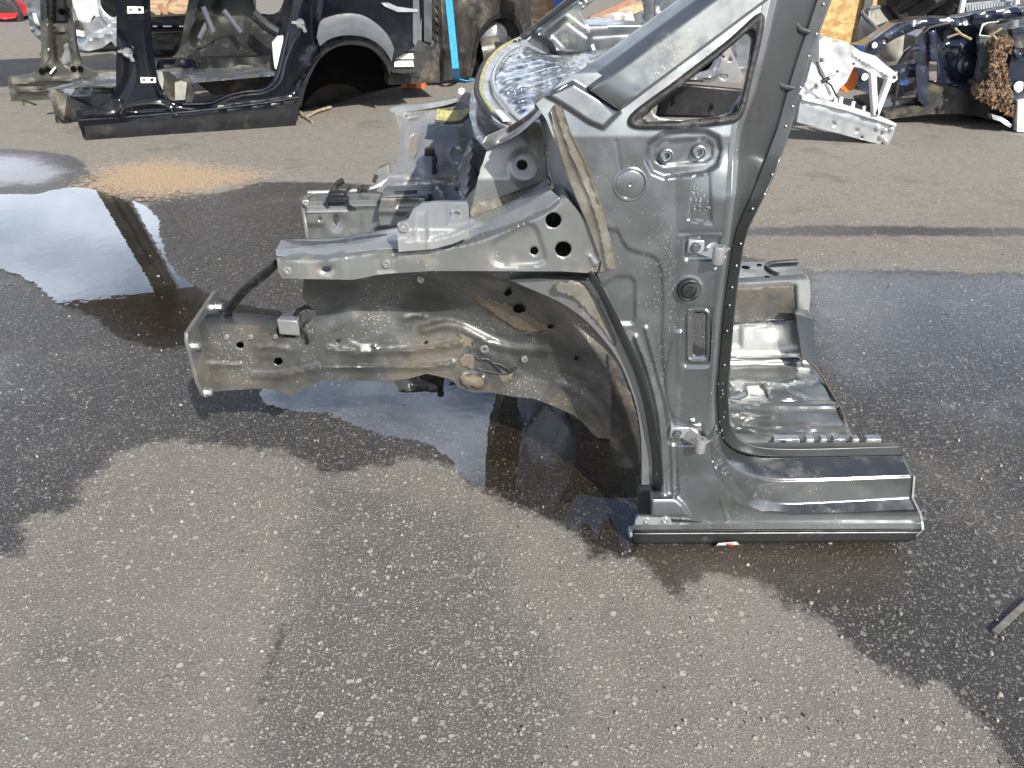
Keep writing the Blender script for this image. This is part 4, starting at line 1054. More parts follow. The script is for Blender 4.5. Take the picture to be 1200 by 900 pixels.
# black sensor bracket standing on the far rail
b = MB()
for u0, u1, v0, v1 in ((382, 386, 233, 247), (406, 410, 233, 246), (382, 409, 231, 236)):
    a_ = PY(np.array([u0 + 0.]), np.array([v0 + 0.]), 2.16)[0]; c_ = PY(np.array([u1 + 0.]), np.array([v1 + 0.]), 2.16)[0]
    b.box((a_[0], 2.15 + DY, c_[2]), (c_[0], 2.17 + DY, a_[2]))
b.build('sensor_bracket', M['plastic'], car, bevel=.002)
b = MB(); a_ = PY(np.array([384.]), np.array([225.]), 2.17)[0]; c_ = PY(np.array([405.]), np.array([233.]), 2.17)[0]
b.box((a_[0], 2.16 + DY, c_[2]), (c_[0], 2.20 + DY, a_[2])); b.build('sensor_body', M['plastic'], car, bevel=.006)
b = MB(); b.tube(spline(cY(394,226,2.19, 393,219,2.19, 396,215,2.19, 402,211.5,2.19), .01), [.010, .009, .009, .008, .006][0], 8); b.build('sensor_plug', M['rubber'], car)
b = MB(); b.tube(spline(cY(404,228,2.19, 408,222,2.20, 411,219,2.2), .01), .006, 8); b.build('sensor_lever', M['rubber'], car)
b = MB(); b.tube(spline(cY(410,244,2.15, 414,247,2.13), .01), .012, 8); b.build('sensor_foot', M['plastic'], car)
# raised block with the window slot
BL = YS(lambda u, v: 2.05 + .004 * np.maximum(0, 232 - v))
panel('cross_member_block', A(447,231, 506,228.5, 499,240, 480,250, 473,259, 470,262, 446,264, 443,250), BL, M['warm'], car, res=2.4, ret=.10, holes=[],
      feats=[pad(rrect(464,234, 491,243, 3), -.010, 3), pad(A(440,250, 478,250, 470,270, 440,270), -.008, 3), rib(A(445,249, 478,249), .004, 3)])
loft('cross_member_top', [cY(447,231,2.05, 506,228.5,2.05), cY(452,218,2.22, 512,216,2.22)], M['bluish'], car, n=12, tight=False)
b = MB(); b.tube(cY(463,226,2.09, 489,225,2.09), .006, 8); b.build('slot_grommet', M['rubber'], car)
b = MB(); b.lathe(PY(np.array([503.]), np.array([232.]), 2.04)[0], (.4, -1, .6), [(-.03, .012), (.006, .012), (.012, .009)], 10); b.build('cable_plug', M['plastic'], car)
# inner wing sheet with bumps and openings
FW = YS(lambda u, v: 2.26 + .0036 * np.maximum(-30, 226 - v))
fwo = A(462,131, 470,128, 500,124, 536,117, 553,120, 566,150, 572,176, 561,207, 552,244, 530,248, 512,240, 503,228, 450,226, 441,224, 452,214, 458,203, 466,185, 469,165, 467,148)
panel('inner_wing_sheet', fwo, FW, M['bluish'], car, res=2.6, ret=.02, holes=[spline(A(481,162, 485,158, 492,160, 490,168, 489,176, 484,186, 480,182), 3, True), A(477,139, 490,136.5, 490,139, 477,141), circ(475.5, 135.5, 1.6), circ(526, 216, 3, 2.2)],
      feats=[pad(spline(A(496,150, 520,141, 540,150, 546,175, 540,205, 515,212, 495,205, 492,180), 5, True), .035, 16), ring(536, 180, 9, .010, 4), rib(spline(A(500,150, 515,143, 530,138), 3), .012, 4), pad(circ(538, 147, 6), .012, 4), rib(spline(A(455,204, 500,208, 540,206), 3), .010, 4), rib(spline(A(462,214, 500,214, 515,220, 520,230), 3), .012, 4), rib(A(474,150, 474,185), .006, 3), crumple(.010, 12, 3), crumple(.004, 5, 8)])
panel('wing_edge_strip', spline(A(456,128, 466,125, 490,123, 512,120, 536,115, 536,119, 515,125, 490,129, 468,132, 459,132), 3, True), YS(2.60), M['galv'], car, res=2.5, ret=.03)
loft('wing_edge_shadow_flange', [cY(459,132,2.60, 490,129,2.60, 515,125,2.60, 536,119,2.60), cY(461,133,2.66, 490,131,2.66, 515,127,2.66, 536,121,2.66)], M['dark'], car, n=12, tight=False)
YP = YS(lambda u, v: 2.42 - .004 * (v - 130))
panel('yellow_marked_flap', A(512,128, 524,130, 540,131, 550,127, 553,128, 546,137, 540,141, 526,142.5, 511,141), YP, M['yellow'], car, res=2.6, ret=.02, feats=[crumple(.004, 5, 3)])
b = MB(); b.tube(spline(cY(510,142,2.37, 526,144,2.37, 541,142.5,2.37, 550,134,2.38, 554,128,2.39), .02), .006, 8); b.build('flap_edge', M['dark'], car)
panel('upper_wing_gusset', A(536,117, 548,108, 556,112, 560,130, 553,127, 546,122), YS(2.50), M['bluish'], car, res=3, ret=.02)
b = MB(); b.lathe(PY(np.array([541.]), np.array([107.5]), 2.5)[0], (0, -1, .4), [(0, .014), (.008, .012), (.01, .006)], 8); b.build('clip_nut', M['label'], car)
b = MB()
for (u0, v0, u1, v1) in ((498, 172, 510, 181), (506, 180, 513, 190), (506, 188, 512, 203)):
    a_ = PY(np.array([u0 + 0.]), np.array([v0 + 0.]), 2.33)[0]; c_ = PY(np.array([u1 + 0.]), np.array([v1 + 0.]), 2.33)[0]
    b = MB(); b.box((a_[0], 2.30 + DY, c_[2]), (c_[0], 2.335 + DY, a_[2])); b.build('cable_connector', M['plastic'], car, bevel=.005)
b = MB(); b.tube(spline(cY(552,205,1.98, 548,216,1.98, 545,224,1.98, 552,232,1.98), .02), .008, 8); b.build('hose_stub', M['rubber'], car)
b = MB(); b.tube(spline(cY(533,221,1.98, 541,221,1.98, 547,219,1.98), .02), .006, 8); b.build('hose_clip', M['plastic'], car)
b = MB(); b.tube(spline(cY(566,166,1.95, 558,178,1.95, 552,188,1.95, 556,198,1.95, 560,208,1.95), .02), .008, 8); b.build('loose_hose', M['rubber'], car)
# crossing sheet between the rails, seen below the cowl
panel('bulkhead_lower', A(535,200, 553,160, 573,170, 640,140, 645,190, 620,225, 560,250, 540,250), YS(1.95), M['greydoor'], car, res=5, feats=[crumple(.02, 14, 3), rib(A(553,175, 545,240), .02, 8)])
# small far rail flap left of the wing
panel('far_wing_flap', A(443,198, 456,192, 457,203, 447,216, 441,217), YS(2.34), M['bluish'], car, res=3, ret=.02)
b = MB(); b.tube(cY(438,214,2.32, 441,205,2.33), .007, 8); b.build('flap_clip', M['rubber'], car)
b = MB(); b.tube(spline(cY(420,224,2.28, 426,219,2.28, 432,222,2.28), .02), .009, 8); b.build('pipe_clip', M['rubber'], car)

PY = PY_near
# --- cowl ring and the crumpled reflective screen lying in it
COWL_Z = .775
panel('cowl_panel', A(603,45, 590,52, 575,62, 563,78, 556,95, 551,115, 550,135, 556,160, 571,176, 590,166, 608,156, 630,138, 648,118, 672,94, 700,72, 790,30, 700,20, 640,30), ZS(COWL_Z - .03), M['greydoor'], car, res=3.6, feats=[crumple(.006, 14, 3)])
ro = spline(A(612,46, 600,49, 584,60, 572,76, 566,95, 567,110, 577,126, 590,138, 604,146), 3)
ri = spline(A(610,53, 596,60, 583,74, 576,92, 580,108, 590,120, 600,132, 612,142), 3)
zc = COWL_Z
lc = lambda P, z: PZ(P[:, 0], P[:, 1], z)
def shift(P, dx, dy): Q = P.copy(); Q[:, 0] += dx; Q[:, 1] += dy; return Q
loft('cowl_ring', [lc(shift(ro, -9, 2), zc - .05), lc(shift(ro, -6, 2), zc), lc(ro, zc + .008), lc(ri, zc + .002)], M['bluish'], car, n=50)
b = MB(); b.tube(lc(shift(ro, -2.5, 1), zc + .008), .005, 8); b.build('yellow_bead', M['yellow'], car)
b = MB(); b.tube(lc(shift(ro, -7.5, 3), zc + .006), .006, 8); b.build('black_bead', M['rubber'], car)
b = MB(); b.tube(lc(shift(ri, 1, 0), zc + .014), .005, 8); b.build('bright_bead', M['zinc'], car)
gl = A(610,52, 598,60, 586,72, 579,90, 581,106, 590,121, 600,130, 606,142, 618,137, 630,129, 640,116, 672,96, 690,84, 730,58, 745,46, 700,58, 660,66, 645,64, 634,62, 622,56)
def flutes(p):
    a = (p[:, 0] * .34 + p[:, 1] * .94)
    return .0045 * np.sin(a / 2.0 + 1.2 * np.sin(p[:, 0] / 22)) * sstep(sdf(p, gl), 2, 14)
panel('crumpled_screen', gl, ZS(zc + .004), M['film'], car, res=1.9, angle=80, feats=[flutes, crumple(.014, 16, 4), crumple(.004, 6, 6)])
panel('tower_top_plate', spline(A(573,128, 583,128, 598,133, 606,142, 604,148, 590,147, 578,139), 3, True), ZS(zc + .01), M['bluish'], car, res=2.5, ret=.01)
b = MB(); b.beam(*PZ(np.array([583., 593.]), np.array([130., 141.]), zc + .016), .012, .004); b.build('white_tag', M['label'], car)
# folded edge running from the tower up to the pillar foot
loft('cowl_side_gutter', [cY(571,176,1.42, 590,166,1.40, 608,156,1.38, 628,139,1.36, 650,118,1.34), cZ(566,168,.79, 588,158,.79, 606,148,.79, 625,132,.80, 645,112,.81), cZ(570,160,.80, 590,151,.80, 608,142,.80, 625,128,.81, 642,110,.82)], M['pale'], car, n=30)
b = MB(); b.tube(cZ(598,150,.80, 610,143,.805, 628,131,.81), .004, 8); b.build('screen_edge_trim', M['rubber'], car)
# horn shaped bracket at the pillar foot
panel('pillar_foot_horn', A(625,120, 637,111, 655,105, 671,97, 676,104, 668,112, 655,118, 640,121, 637,128, 628,130), YS(1.275), M['warm'], car, res=2.4, ret=.03, feats=[pad(circ(633, 122, 4), -.004, 2), rib(A(643,114, 668,104), .006, 5), crumple(.002, 8, 1)])

# --- far side of the cabin: windscreen pillar, quarter light opening, inner sheet
FY = 2.78
fa = A(612,44, 640,22, 668,0, 720,-45, 860,-160, 960,-160, 960,70, 860,70, 800,64, 720,66, 645,66, 640,62, 625,54)
fh = A(688,29, 684,22, 682,12, 694,2, 730,-32, 800,-90, 815,-80, 812,20, 800,28, 760,29, 720,29)
panel('far_inner_sheet', fa, YS(FY), M['silver'], car, res=3, ret=.02, holes=[fh],
      feats=[pad(A(640,40, 665,22, 688,40, 720,38, 860,36, 860,64, 650,64), .03, 9), rib(A(612,44, 668,0, 720,-45), .02, 5), rib(spline(A(655,60, 640,45, 628,38), 4), .02, 7), rib(A(684,36, 720,36, 860,34), .010, 3), crumple(.006, 25, 4), pad(A(676,-6, 690,10, 700,8, 740,-40, 720,-50), -.02, 5)])
loft('far_pillar_edge', [cY(612,44,FY - .05, 668,0,FY - .05, 860,-160,FY - .05), cY(609,42,FY - .01, 665,-3,FY - .01, 857,-163,FY - .01)], M['galv'], car, n=20, tight=False)
b = MB(); b.tube(cY(611,45,FY - .06, 667,1,FY - .06, 780,-92,FY - .06), .008, 8); b.build('far_black_bead', M['rubber'], car)
loft('dash_shelf', [cY(640,66,FY - .06, 720,67,FY - .06, 880,66,FY - .06), cY(640,80,FY - .5, 720,84,FY - .5, 880,84,FY - .5)], M['floor'], car, n=16, tight=False)
b = MB(); b.beam(*cY(694,52,FY - .05, 697,60.5,FY - .05), .004, .010); b.build('white_tag', M['label'], car)
for (u, v) in ((1, 1),):
    # inside the cabin, seen through the near quarter light
    b = MB(); b.hexa([*cY(768,137,1.75, 866,139,1.75), *cY(866,139,1.85, 768,137,1.85), *cY(776,95,1.75, 872,104,1.75), *cY(872,104,1.85, 776,95,1.85)])
    b.build('dash_tray', M['plastic'], car, bevel=.006)
for (u, v) in ((791, 117), (835.5, 124)):
    bolt('tray_screw', u, v, YS(1.748), 3.4, hole=False, m=M['plastic'], out=.006)
panel('dash_bracket', A(797,96, 812,90, 834,84, 842,70, 846,54, 852,50, 858,60, 866,78, 872,90, 868,97, 856,97, 842,95, 838,101, 820,96), YS(1.9), M['bluish'], car, res=2.4, ret=.03, holes=[circ(848, 90, 4, 2.5), circ(847.5, 67, 2), circ(855.5, 70, 2), circ(849.5, 54, 1.8)], feats=[rib(spline(A(800,94, 838,88, 846,72, 848,56), 3), .012, 5)])
b = MB()
for k in range(6):
    t = k / 5
    b = MB(); b.beam(*cY(806 + 18 * t, 88 - 10 * t, 2.05, 826 + 13 * t, 84 - 16 * t, 2.05), .016, .012)
    b.build('vent_louvre', M['greydoor'], car)
# bulkhead wall across the car and the beam that carries the far rail
wall_ = [np.array([[.06 + .05 * math.sin(k * 1.7 + y_ * 3), y_, z_] for k, y_ in enumerate(np.linspace(1.48, 2.78, 8))]) + np.array([dx_, 0, 0]) for z_, dx_ in ((.13, .10), (.30, .02), (.52, 0), (.735, .04))]
loft('bulkhead', wall_, M['greydoor'], car, n=40, sub=5, tight=False)
b = MB(); b.box((-.17, 2.50, .10), (.12, 2.58, .20)); b.build('far_rail_extension', M['greydoor'], car, bevel=.006)
b = MB(); b.box((.10, 2.60, .12), (.62, 2.72, .20)); b.build('far_sill_stub', M['greydoor'], car, bevel=.006)
# ---------------------------------------------------------------- black rear body section behind, left
gA = PZ(np.array([88.]), np.array([164.]))[0]; gB = PZ(np.array([346.]), np.array([146.]))[0]
ax_ = (gB - gA) / np.linalg.norm(gB - gA); nn = np.array([ax_[1], -ax_[0], 0.0]); inw = -nn
rear = empty('car_rear_section', tuple(gA + inw * .7 + ax_ * .9), 'black cut rear car section at the left with open door frames and empty wheel arch', 'car rear section')
NP = PS(gA, nn); WID = 1.42
FP = PS(gA + inw * WID, nn)
def NPo(d): return PS(gA - nn * d, nn)     # d metres further in
door_hole = np.vstack([spline(A(176,-60, 176,0, 178,40, 181,70, 185,92, 190,108, 197,116, 206,120, 225,121.5, 244,119, 267,110.5, 286,106, 302,104, 312,100, 319,93, 324,80, 330,55, 337,28, 344,0, 352,-40), 6), A(350,-190, 300,-215, 180,-215)])
bo = np.vstack([A(120,-262, 520,-262, 500,-20, 489,52, 478,60, 462,70, 457,88), spline(A(457,88, 455,80, 449,70, 440,60, 430,54, 415,51, 400,51.5, 388,54, 375,62, 364,76, 356,94, 351,112, 347,143), 5), A(345,147, 101,165, 97,158, 92,146, 89,135, 89,130), spline(A(89,129, 107,128, 121,124, 130,116, 135,104, 136,80, 136,0, 130,-215), 6)])
fl_ = spline(A(136,0, 136,100, 131,116, 121,124, 107,128, 90,129), 5)
dl = door_hole
q1 = spline(A(206,126, 225,128, 246,126, 270,116, 290,111.5, 306,110, 320,104, 330,93, 335,72, 344,50, 350,40, 354,32), 5)
q2 = spline(A(345,107, 350,96, 360,85, 369,78, 374,68, 376,56, 373,45, 371,20, 372,0, 375,-40), 5)
panel('body_side', bo, NP, M['black'], rear, res=3.4, edge=3.0, holes=[door_hole, A(376,-28, 380,-190, 480,-190, 488,-25)], ret=.10,
      feats=[pad(np.vstack([dl]), -.0, 2), lambda p: -.010 * (1 - sstep(dist(p, dl), 0, 11)), rib(q1, .012, 4), rib(q2, -.02, 5), rib(A(139,140, 149,125, 190,122, 206,135), .012, 3),
             pad(A(80,118, 120,118, 160,138, 360,118, 366,60, 330,200, 60,200), .03, 16), rib(spline(A(100,136, 200,134, 300,124, 345,116), 6), .012, 4), crumple(.002, 80, 4), rib(spline(A(137,40, 150,60, 152,90, 140,115), 5), -.02, 8), rib(A(176,15, 150,18), .008, 3)])
for q_, d_ in ((q1, .006), (spline(A(139,140, 149,125, 190,122, 206,135), 4), .034), (spline(A(92,141, 200,133, 300,122, 350,114), 6), .030), (spline(A(214,122.5, 246,121, 268,112, 288,107.5, 308,105.5, 321,97, 328,82, 338,38), 5), .001)):
    b = MB(); b.tube(np.array([NP(np.array([x_]), np.array([y_]), d_)[0] for x_, y_ in q_]), .0055, 6); b.build('sill_crease_highlight', M['creaseglint'], rear)  # thin lighter tubes put in as highlight lines along the creases
panel('sill_cladding', A(99,148, 200,139, 320,127, 352,121, 347,146, 300,151, 101,167), NP, M['blackmat'], rear, res=5, base=.035, ret=.08, feats=[crumple(.003, 20, 3), rib(A(100,158, 346,136), .006, 5)])
aout = spline(A(349,118, 354,100, 363,82, 374,68, 388,56, 405,49, 425,49, 442,57, 455,70, 460,80), 5)
ain = spline(A(456,88, 453,77, 445,66, 434,57, 420,53, 402,53, 388,58, 375,69, 366,84, 358,104, 353,126), 5)
panel('arch_lining_lip', np.vstack([aout, ain]), NP, M['blackmat'], rear, base=.02, res=4, ret=.18)
gout = spline(A(371,44, 375,26, 385,20, 405,16, 425,18, 443,29, 455,42, 462,57), 5)
gin = spline(A(459,72, 453,62, 444,52, 432,45, 416,41.5, 398,42, 384,47, 375,54), 5)
panel('arch_trim', np.vstack([gout, gin]), NP, M['greyclad'], rear, base=.035, res=4, ret=.03, feats=[pad(np.vstack([gout, gin]), .012, 10)])
b = MB(); o1 = gA + ax_ * 1.32 - nn * .45; b.hexa([o1 + ax_ * a_ - nn * d_ + np.array([0, 0, z_]) for z_ in (.13, .34) for a_, d_ in ((0, 0), (1.05, 0), (1.05, .8), (0, .8))]); b.build('rear_floor_shadow_slab', M['dark'], rear)  # slab added under the body to cast its shadow on the ground
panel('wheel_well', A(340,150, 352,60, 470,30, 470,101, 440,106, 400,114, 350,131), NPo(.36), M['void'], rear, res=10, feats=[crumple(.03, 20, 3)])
panel('body_floor_shade', A(345,118, 470,90, 470,99, 346,135), NPo(.55), M['dark'], rear, res=10)  # dark sheet painted where the underbody lies in shade
for (u0, v0, u1, v1) in ((149, 7.5, 168, 15.5), (164.5, 90.5, 182.5, 97)):
    panel('hinge_plate', A(u0,v0, u1,v0 + .4, u1 + .4,v1, u0 + .6,v1 + .3), NP, M['label'], rear, base=.012, res=3, ret=.01, holes=[circ(u0 + 4.2, (v0 + v1) / 2 + .2, 1.3), circ(u1 - 4.5, (v0 + v1) / 2, 2)])
for (u, v, s) in ((149.5, 62, 1), (352, 28, 1)):
    c = NP(np.array([u + 0.]), np.array([v + 0.]), .02)[0]
    b = MB(); b.lathe(c, tuple(nn), [(-.02, .03), (.01, .028), (.02, .018)], 10); b.beam(c + [.012, -.01, 0], c + [.03, -.02, -.045], .016, .012); b.beam(c + [-.045, -.01, .01], c + [.03, -.02, .01], .018, .014)
    b.build('door_striker', M['zinc'], rear)
# far side of it: inner door pillar and sill, bare primer
fo_ = np.vstack([A(42,-222, 47,0, 48,40), spline(A(48,40, 48,66, 46,78, 40,85, 30,89, 9,91), 5), A(9,95, 11,108, 13,118, 40,124, 140,120, 140,87), spline(A(137,84, 108,84, 100,80, 94,72, 90,60, 86,30, 82,0, 80,-222), 5)])
panel('far_door_pillar', fo_, FP, M['olive'], rear, res=3.2, ret=-.10, retdir=tuple(nn), feats=[pad(A(61,-222, 64,15, 62,30, 66,72, 84,76, 80,40, 77,0, 76,-222), -.05, 4), pad(A(63,26, 79,27, 80,39, 65,40), .03, 2), rib(A(12,98, 60,95, 140,90), .02, 4), rib(A(54,0, 57,60, 52,78), .02, 4), crumple(.006, 8, 3), rib(A(20,108, 140,100), .02, 4)], angle=40)
panel('bare_patch', spline(A(74,52, 80,50, 82,58, 84,68, 84,75, 78,76, 72,74, 72,66, 75,60), 4, True), FP, M['warm'], rear, base=-.02, res=3, feats=[crumple(.01, 6, 2)])
b = MB(); b.beam(FP(np.array([59.]), np.array([86.]), .03)[0], FP(np.array([65.]), np.array([78.5]), .03)[0], .02, .012); b.build('pale_tag', M['label'], rear)
for u, v in ((72, 14), (49, 84), (56, 82), (94, 81), (86, 81)):
    c = FP(np.array([u + 0.]), np.array([v + 0.]), .012)[0]; b = MB(); b.lathe(c, tuple(nn), [(-.01, .022), (.002, .02)], 10); b.build('pillar_hole', M['void'], rear)
# inner lip of the far sill, floor and centre tunnel with torn front edges
panel('far_sill_inner', A(25,118, 34,121, 43,124, 58,126, 62,136, 45,137, 36,134, 28,126), PS(gA + inw * 1.2, nn), M['olive'], rear, res=3, ret=.05, feats=[crumple(.02, 6, 2)])
panel('tunnel_sheet', A(43,106, 47,103, 56,106, 60,118, 66,142, 72,156, 84,160, 91,160, 89,132, 100,128, 108,126, 60,104), PS(gA + inw * .55, nn), M['olive'], rear, res=3, ret=.06, feats=[crumple(.03, 9, 5), pad(A(43,104, 56,104, 60,130, 40,130), -.05, 4)])
panel('cabin_floor', A(52,106, 92,101, 134,100, 190,100, 330,88, 350,70, 200,80, 140,86, 96,92), ZS(.24), M['greydoor'], rear, res=5, feats=[crumple(.03, 16, 2), rib(A(60,104, 140,94), .02, 4)])
panel('front_floor_edge', A(54,107, 92,102, 134,103, 134,121, 124,122, 110,126, 98,126, 70,128, 60,120), PS(gA + inw * .62, nn), M['greydoor'], rear, res=4, feats=[crumple(.03, 10, 8), rib(A(60,114, 134,110), .02, 5)])
panel('dark_tear', spline(A(64,138, 70,136, 78,140, 86,146, 88,156, 80,158, 72,154, 68,146), 4, True), PS(gA + inw * .54, nn), M['dark'], rear, res=3, feats=[crumple(.02, 5, 5)])
M['darkolive'] = mat('dark_inner_side', (.035, .037, .033), .4, .2, var=.3, dirt=(.13, .12, .10), damt=.25, ds=7)
panel('far_rear_side', np.vstack([A(228,-222, 221,0), spline(A(221,0, 216,27, 211,55, 206,65, 200,70, 185,71), 5), A(185,100, 345,88, 350,-222)]), PS(gA + inw * (WID - .05), nn), M['darkolive'], rear, res=4.5, ret=.06, holes=[spline(A(300,-60, 296,-10, 298,8, 306,16, 330,8, 336,-60), 5, True)],
      feats=[rib(spline(A(232,0, 226,30, 224,58), 4), .03, 6), pad(spline(A(262,-20, 250,20, 232,28, 228,55, 300,50, 330,20, 300,-20), 5, True), -.06, 10), crumple(.01, 12, 5)])
panel('black_arch_cover', spline(A(219,66, 228,60, 240,56, 252,48, 268,43, 290,41, 312,41, 332,44, 332,66, 312,70, 280,70, 240,71, 222,72), 4, True), PS(gA + inw * 1.05, nn), M['plastic'], rear, res=4, ret=.1, feats=[crumple(.03, 20, 3)])
panel('boot_trim', A(236,69, 262,68, 300,67, 318,66, 316,78, 300,82, 270,84, 245,88, 232,86), PS(gA + inw * .85, nn), M['blackmat'], rear, res=4, ret=.1, feats=[crumple(.03, 8, 4)])
panel('torn_trim_edge', A(240,90, 252,85, 270,80, 280,76, 296,77, 300,80, 284,84, 268,88, 254,93, 244,94), PS(gA + inw * .8, nn), M['seal'], rear, res=3, ret=.03, feats=[crumple(.03, 6, 4)])
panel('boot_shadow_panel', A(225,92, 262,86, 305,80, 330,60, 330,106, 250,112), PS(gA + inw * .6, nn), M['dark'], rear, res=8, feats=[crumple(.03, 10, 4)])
panel('seat_cross_panel', A(185,70, 215,68, 232,72, 244,86, 224,90, 214,80, 204,76, 190,76, 188,82, 183,82), PS(gA + inw * .9, nn), M['black'], rear, res=4, ret=.05, feats=[crumple(.02, 8, 4)])
panel('grey_floor_trim', A(186,83, 196,84, 206,92, 212,90, 222,92, 228,110, 225,120, 200,118, 188,104), PS(gA + inw * .3, nn), M['olive'], rear, res=4, ret=.05, feats=[crumple(.02, 8, 4)])
for P in (A(205,97, 212,95, 219,97, 217,117, 205,117.5), A(185,84, 190,84, 192,93, 191,106, 187,98)):
    panel('timber_block', P, PS(gA + inw * .22, nn), M['tub'], rear, res=4, ret=.06)
for (a0, a1, y_) in (((238, 8), (250, 37), .95), ((262, 12), (282, 38), .9), ((243, 27), (234, 45), 1.0)):
    b = MB(); S_ = PS(gA + inw * y_, nn); b.tube(np.array([S_(np.array([a0[0] + 0.]), np.array([a0[1] + 0.]), 0)[0], S_(np.array([a1[0] + 0.]), np.array([a1[1] + 0.]), 0)[0]]), .018, 8); b.build('belt_reel_stay', M['greyclad'], rear)
b = MB(); S_ = PS(gA + inw * .8, nn); p = lambda u, v: S_(np.array([u + 0.]), np.array([v + 0.]), 0)[0]
b.tube(spline(np.array([p(296, 15), p(303, 22), p(312, 30), p(325, 38)]), .05), .035, 8); b.build('damper_tube', M['plastic'], rear)
panel('white_foam_piece', A(319,50, 325,43, 332,42, 331,58, 329,70, 328,84, 322,80, 320,64), PS(gA + inw * .45, nn), M['whiteplastic'], rear, res=3, ret=.06, feats=[crumple(.02, 5, 4)])
panel('tail_filler_frame', A(459,61, 488,60, 489,84, 474,86, 459,85), NPo(.06), M['dark'], rear, res=4, ret=.2)
for v0, v1 in ((63, 69.5), (71.5, 78.5)):
    panel('number_lamp_lens', A(462,v0, 484,v0 - .3, 485,v1 - .4, 462,v1), NPo(.04), M['whiteplastic'], rear, res=4, ret=.03)
panel('tail_trim', A(484,-20, 490,-20, 493,40, 487,54, 484,50), NP, M['greydoor'], rear, base=.01, res=4, ret=.04)
panel('lamp_ledge', A(447,4, 455,3, 466,8, 489,11, 490,14, 466,14, 452,8), NP, M['galv'], rear, base=.02, res=3, ret=.04)
panel('tail_underside', A(456,86, 474,88, 492,90, 490,96, 470,99, 455,99), NPo(.2), M['dark'], rear, res=4, ret=.2, feats=[crumple(.03, 6, 4)])
# roof and rear wall
M['foam'] = M['whiteplastic']
r_a = gA + ax_ * ((NP(np.array([120.]), np.array([-160.]), 0)[0] - gA).dot(ax_) - 1.5); r_b = gA + ax_ * (NP(np.array([500.]), np.array([-160.]), 0)[0] - gA).dot(ax_)
ztop = float(NP(np.array([300.]), np.array([-255.]), 0)[0][2])
b = MB(); b.hexa([r_a + [0, 0, ztop - .16], r_b + [0, 0, ztop - .16], r_b + inw * WID + [0, 0, ztop - .16], r_a + inw * WID + [0, 0, ztop - .16], r_a + [0, 0, ztop], r_b + [0, 0, ztop], r_b + inw * WID + [0, 0, ztop], r_a + inw * WID + [0, 0, ztop]])
b.build('roof', M['olive'], rear, bevel=.02)

# ---------------------------------------------------------------- dirty car side propped behind, straps
dirty = empty('car_side_wreck', (-.3, 6.6, 0), 'weathered dark dented car side with a wheel arch, standing right of the black rear section', 'car wreck')
DP = YS(lambda u, v: 6.45 + .004 * (u - 500))
do = np.vstack([A(494,-140, 494,50, 506,62, 503,97, 529,93, 553,89, 556,75), spline(A(556,75, 559,53, 567,34, 578,24, 590,20, 600,22, 608,34, 612,60), 5), A(660,64, 670,-140)])
panel('side_panel', do, DP, M['dirtycar'], dirty, res=5, ret=.25, holes=[A(560,-30, 570,-110, 650,-110, 655,-30)], feats=[crumple(.05, 30, 5), crumple(.02, 11, 6), pad(A(508,57, 540,57, 546,62, 545,67, 510,68), .04, 4), ring(550, 10, 9, .02, 3), rib(A(510,-60, 512,95), .03, 5), pad(A(486,-140, 508,-140, 510,60, 486,60), -.05, 4)])
ag = spline(A(553,78, 556,53, 564,33, 577,20, 590,15, 603,18, 612,32, 616,55), 4); ag2 = spline(A(612,57, 608,36, 600,24, 590,21, 579,24, 568,35, 560,54, 557,76), 4)
panel('arch_edge', np.vstack([ag, ag2]), DP, M['blackmat'], dirty, base=.03, res=4, ret=.15)
panel('wheel_well', A(545,95, 552,10, 630,5, 630,80), YS(6.95), M['dark'], dirty, res=12)
b = MB(); b.tube(cY(562,62,6.75, 585,58,6.8), .11, 12); b.build('fuel_tank', M['dirtycar'], dirty)
b = MB(); c_ = PY(np.array([579.]), np.array([42.]), 6.9)[0]; b.lathe(c_, (0, -1, 0), [(0, .12), (.06, .11), (.09, .06)], 14); b.build('hub', M['galv'], dirty)
panel('door_edge_strip', A(496,-140, 505,-140, 506,50, 497,48), YS(6.38), M['greydoor'], dirty, res=6, ret=.1)

def ribbon(name, pts, w, th, m, wdir=(1, 0, 0)):
    pts = np.asarray(pts, float); wd = np.array(wdir, float)
    T = np.gradient(pts, axis=0); T /= np.linalg.norm(T, axis=1)[:, None]
    V = []
    for p_, t_ in zip(pts, T):
        s_ = wd - t_ * (wd @ t_); s_ /= np.linalg.norm(s_); k = np.cross(t_, s_)
        V += [p_ - s_ * w / 2 - k * th / 2, p_ + s_ * w / 2 - k * th / 2, p_ + s_ * w / 2 + k * th / 2, p_ - s_ * w / 2 + k * th / 2]
    n = len(pts); Fc = [(4 * i + a, 4 * i + (a + 1) % 4, 4 * i + 4 + (a + 1) % 4, 4 * i + 4 + a) for i in range(n - 1) for a in range(4)] + [(3, 2, 1, 0), (4 * n - 4, 4 * n - 3, 4 * n - 2, 4 * n - 1)]
    return obj(name, V, Fc, m, None)
st = np.vstack([cY(524,-60,6.33, 526,0,6.33, 530,40,6.30, 534,80,6.25), cZ(536,93,.03, 545,95,.015, 553,93,.012)])
tag(ribbon('ratchet_strap', spline(st, .08), .05, .006, M['blue']), 'bright blue webbing strap hanging down the weathered car side', 'strap')
st = cZ(466,90,.03, 470,95,.05, 478,98,.03, 488,98,.04, 496,98,.03, 501,94,.02)
tag(ribbon('orange_strap', spline(st, .05), .07, .012, M['orange'], (0, .3, 1)), 'short orange strap lying on the ground beside the empty wheel arch', 'strap')
b = MB(); b.tube(spline(cZ(388,125.5,.02, 372,130,.02, 358,137,.015, 352,131,.02), .05), .010, 6)
b.tube(cZ(358,137,.015, 366,143,.01), .008, 6)
tag(b.build('dead_twig', M['twig']), 'forked dead twig on the dry ground under the black wheel arch', 'twig')

